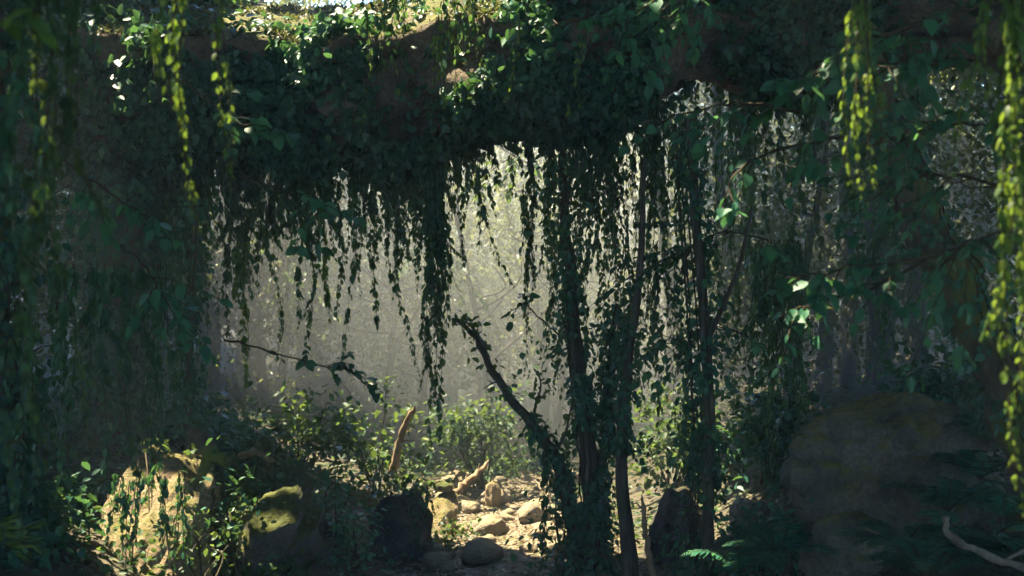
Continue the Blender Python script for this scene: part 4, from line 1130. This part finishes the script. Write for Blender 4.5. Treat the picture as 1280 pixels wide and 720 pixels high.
CAN = []
rng = np.random.default_rng(77)
for y in np.arange(-7, 31, 3.2):
    for x in np.arange(-15, 17, 3.4):
        if y < -8 or (x > 12 and y < 8): continue
        if y > 25 and -9 < x < 0: continue
        CAN.append((x + rng.uniform(-.8, .8), y + rng.uniform(-.8, .8), rng.uniform(8.0, 9.6) + (.05 * max(0, y - 8)), rng.uniform(2.0, 2.6)))
for y in np.arange(-2.2, 12, 3.2):
    for x in np.arange(-9.9, 8, 3.4):
        CAN.append((x + rng.uniform(-.5, .5), y + rng.uniform(-.5, .5), rng.uniform(9.2, 10.2), rng.uniform(2.2, 2.6)))
nc = 0
for (x, y, z, rad) in CAN:
    n = 4600
    d = rdir(n); rr = rng.uniform(.0, 1, n) ** .4
    P = np.array([x, y, z]) + d * rr[:, None] * np.array([rad, rad, rad * .42])
    cl_ = np.array([mnoise.noise(Vector(p * .9)) for p in P])
    P = P[cl_ > -.55]
    P = P[~open_to_sun(P)]
    P[:, 2] += np.maximum(0, CAMZ + .275 * max(y, 0) + 1.5 - z)
    P = P[P[:, 2] > CAMZ + .275 * np.maximum(P[:, 1], 0) + .35]
    if len(P) < 500: continue
    sx = 1 if x >= 0 else -1
    rootx = sx * max(abs(x), .5 * max(y, 0) + 2.6); gz_ = ground_z(rootx, y)
    nc += 1
    lab = f'canopy tree added overhead for shade, {ordinal(min(nc, 69))} counted from behind the viewer' if nc < 70 else 'canopy tree added overhead for shade at the back of the wood'
    r = root('shade_canopy_tree', (rootx, y, gz_), lab, 'tree', 'canopy trees added overhead for shade')
    ms = MB(); tube(ms, wob(spline([(rootx, y, gz_ - .2), (rootx + (x - rootx) * .1, y, gz_ + 3), (rootx + (x - rootx) * .45, y, z - 1.6), (x, y, z)], 16), .03), np.linspace(.2, .06, 16), 9, rough=.05)
    ms.build('trunk', M['bark'], r, smooth=True)
    n = len(P); L = .34 * rng.uniform(.6, 1.3, n); ml = MB(); Dl = rdir(n, (0, 0, -.3))
    leaves(ml, P - Dl * (L * .5)[:, None], Dl, nrm(rng.normal(0, .5, (n, 3)) + [0, 0, 1.0]), L, L * .62)
    ml.build('crown', M['canopy'], r)

# ------------------------------------------------------------------ haze, sky, sun, camera
HAZE = .006
hm, nt, N, Lk = newmat('haze_air')
out = N.new('ShaderNodeOutputMaterial'); vol = N.new('ShaderNodeVolumePrincipled')
vol.inputs['Color'].default_value = (.66, .84, .92, 1); vol.inputs['Density'].default_value = HAZE; vol.inputs['Anisotropy'].default_value = .1
Lk.new(vol.outputs[0], out.inputs['Volume'])
mb = MB(); x0, x1, y0, y1, z0, z1 = -45.5, 45.5, -18.5, 66.5, -1.8, 15.2
mb.add([(a, b, c) for a in (x0, x1) for b in (y0, y1) for c in (z0, z1)], [[0, 1, 3, 2], [4, 6, 7, 5], [0, 4, 5, 1], [2, 3, 7, 6], [0, 2, 6, 4], [1, 5, 7, 3]])
tag(mb.build('haze', hm), kind='stuff')

mm, nt, N, Lk = newmat('mist_air')
out = N.new('ShaderNodeOutputMaterial'); vol = N.new('ShaderNodeVolumePrincipled')
vol.inputs['Color'].default_value = (.80, .86, .84, 1); vol.inputs['Density'].default_value = .054; vol.inputs['Anisotropy'].default_value = .1
Lk.new(vol.outputs[0], out.inputs['Volume'])
V, Fc = ICO[4]; V = V.copy() * (1 + .12 * np.array([mnoise.noise(Vector(v * 1.6)) for v in V]))[:, None]
mb = MB(); mb.add(V * np.array([16.5, 12.6, 5.2]) + np.array([0, 26.6, 2.6]), Fc)
tag(mb.build('mist', mm, smooth=True), kind='stuff')

W = bpy.data.worlds.new('World'); S.world = W; W.use_nodes = True
wn = W.node_tree.nodes; bg = wn['Background']; sk = wn.new('ShaderNodeTexSky'); sk.sky_type = 'NISHITA'; sk.sun_disc = False
sk.ozone_density = 8.0; sk.air_density = 1.3; sk.dust_density = .3; sk.sun_elevation = SUN_EL; sk.sun_rotation = SUN_AZ
W.node_tree.links.new(sk.outputs[0], bg.inputs[0]); bg.inputs[1].default_value = .13
sun = bpy.data.lights.new('sun', 'SUN'); sun.energy = 4.7; sun.angle = math.radians(.5); sun.color = (1, .84, .60)
so = bpy.data.objects.new('sun', sun); COL.objects.link(so); so.rotation_euler = Vector(tuple(SUNV)).to_track_quat('Z', 'Y').to_euler(); so.location = (-8, -3, 18)
cam = bpy.data.cameras.new('camera'); cam.sensor_width = 36; cam.lens = F / 1280 * 36; cam.clip_end = 1500; cam.clip_start = .05
co = bpy.data.objects.new('camera', cam); COL.objects.link(co); co.location = (0, 0, CAMZ); co.rotation_euler = (math.pi / 2, 0, 0)
cam.dof.use_dof = True; cam.dof.focus_distance = 9.8; cam.dof.aperture_fstop = 2.5
S.camera = co
S.view_settings.view_transform = 'Standard'; S.view_settings.look = 'None'; S.view_settings.gamma = 1; S.view_settings.use_curve_mapping = False
S.view_settings.exposure = 3.1
S.cycles.use_denoising = True
S.cycles.volume_bounces = 0; S.cycles.max_bounces = 8; S.cycles.diffuse_bounces = 3; S.cycles.glossy_bounces = 2; S.cycles.transmission_bounces = 4
S.cycles.sample_clamp_indirect = 4
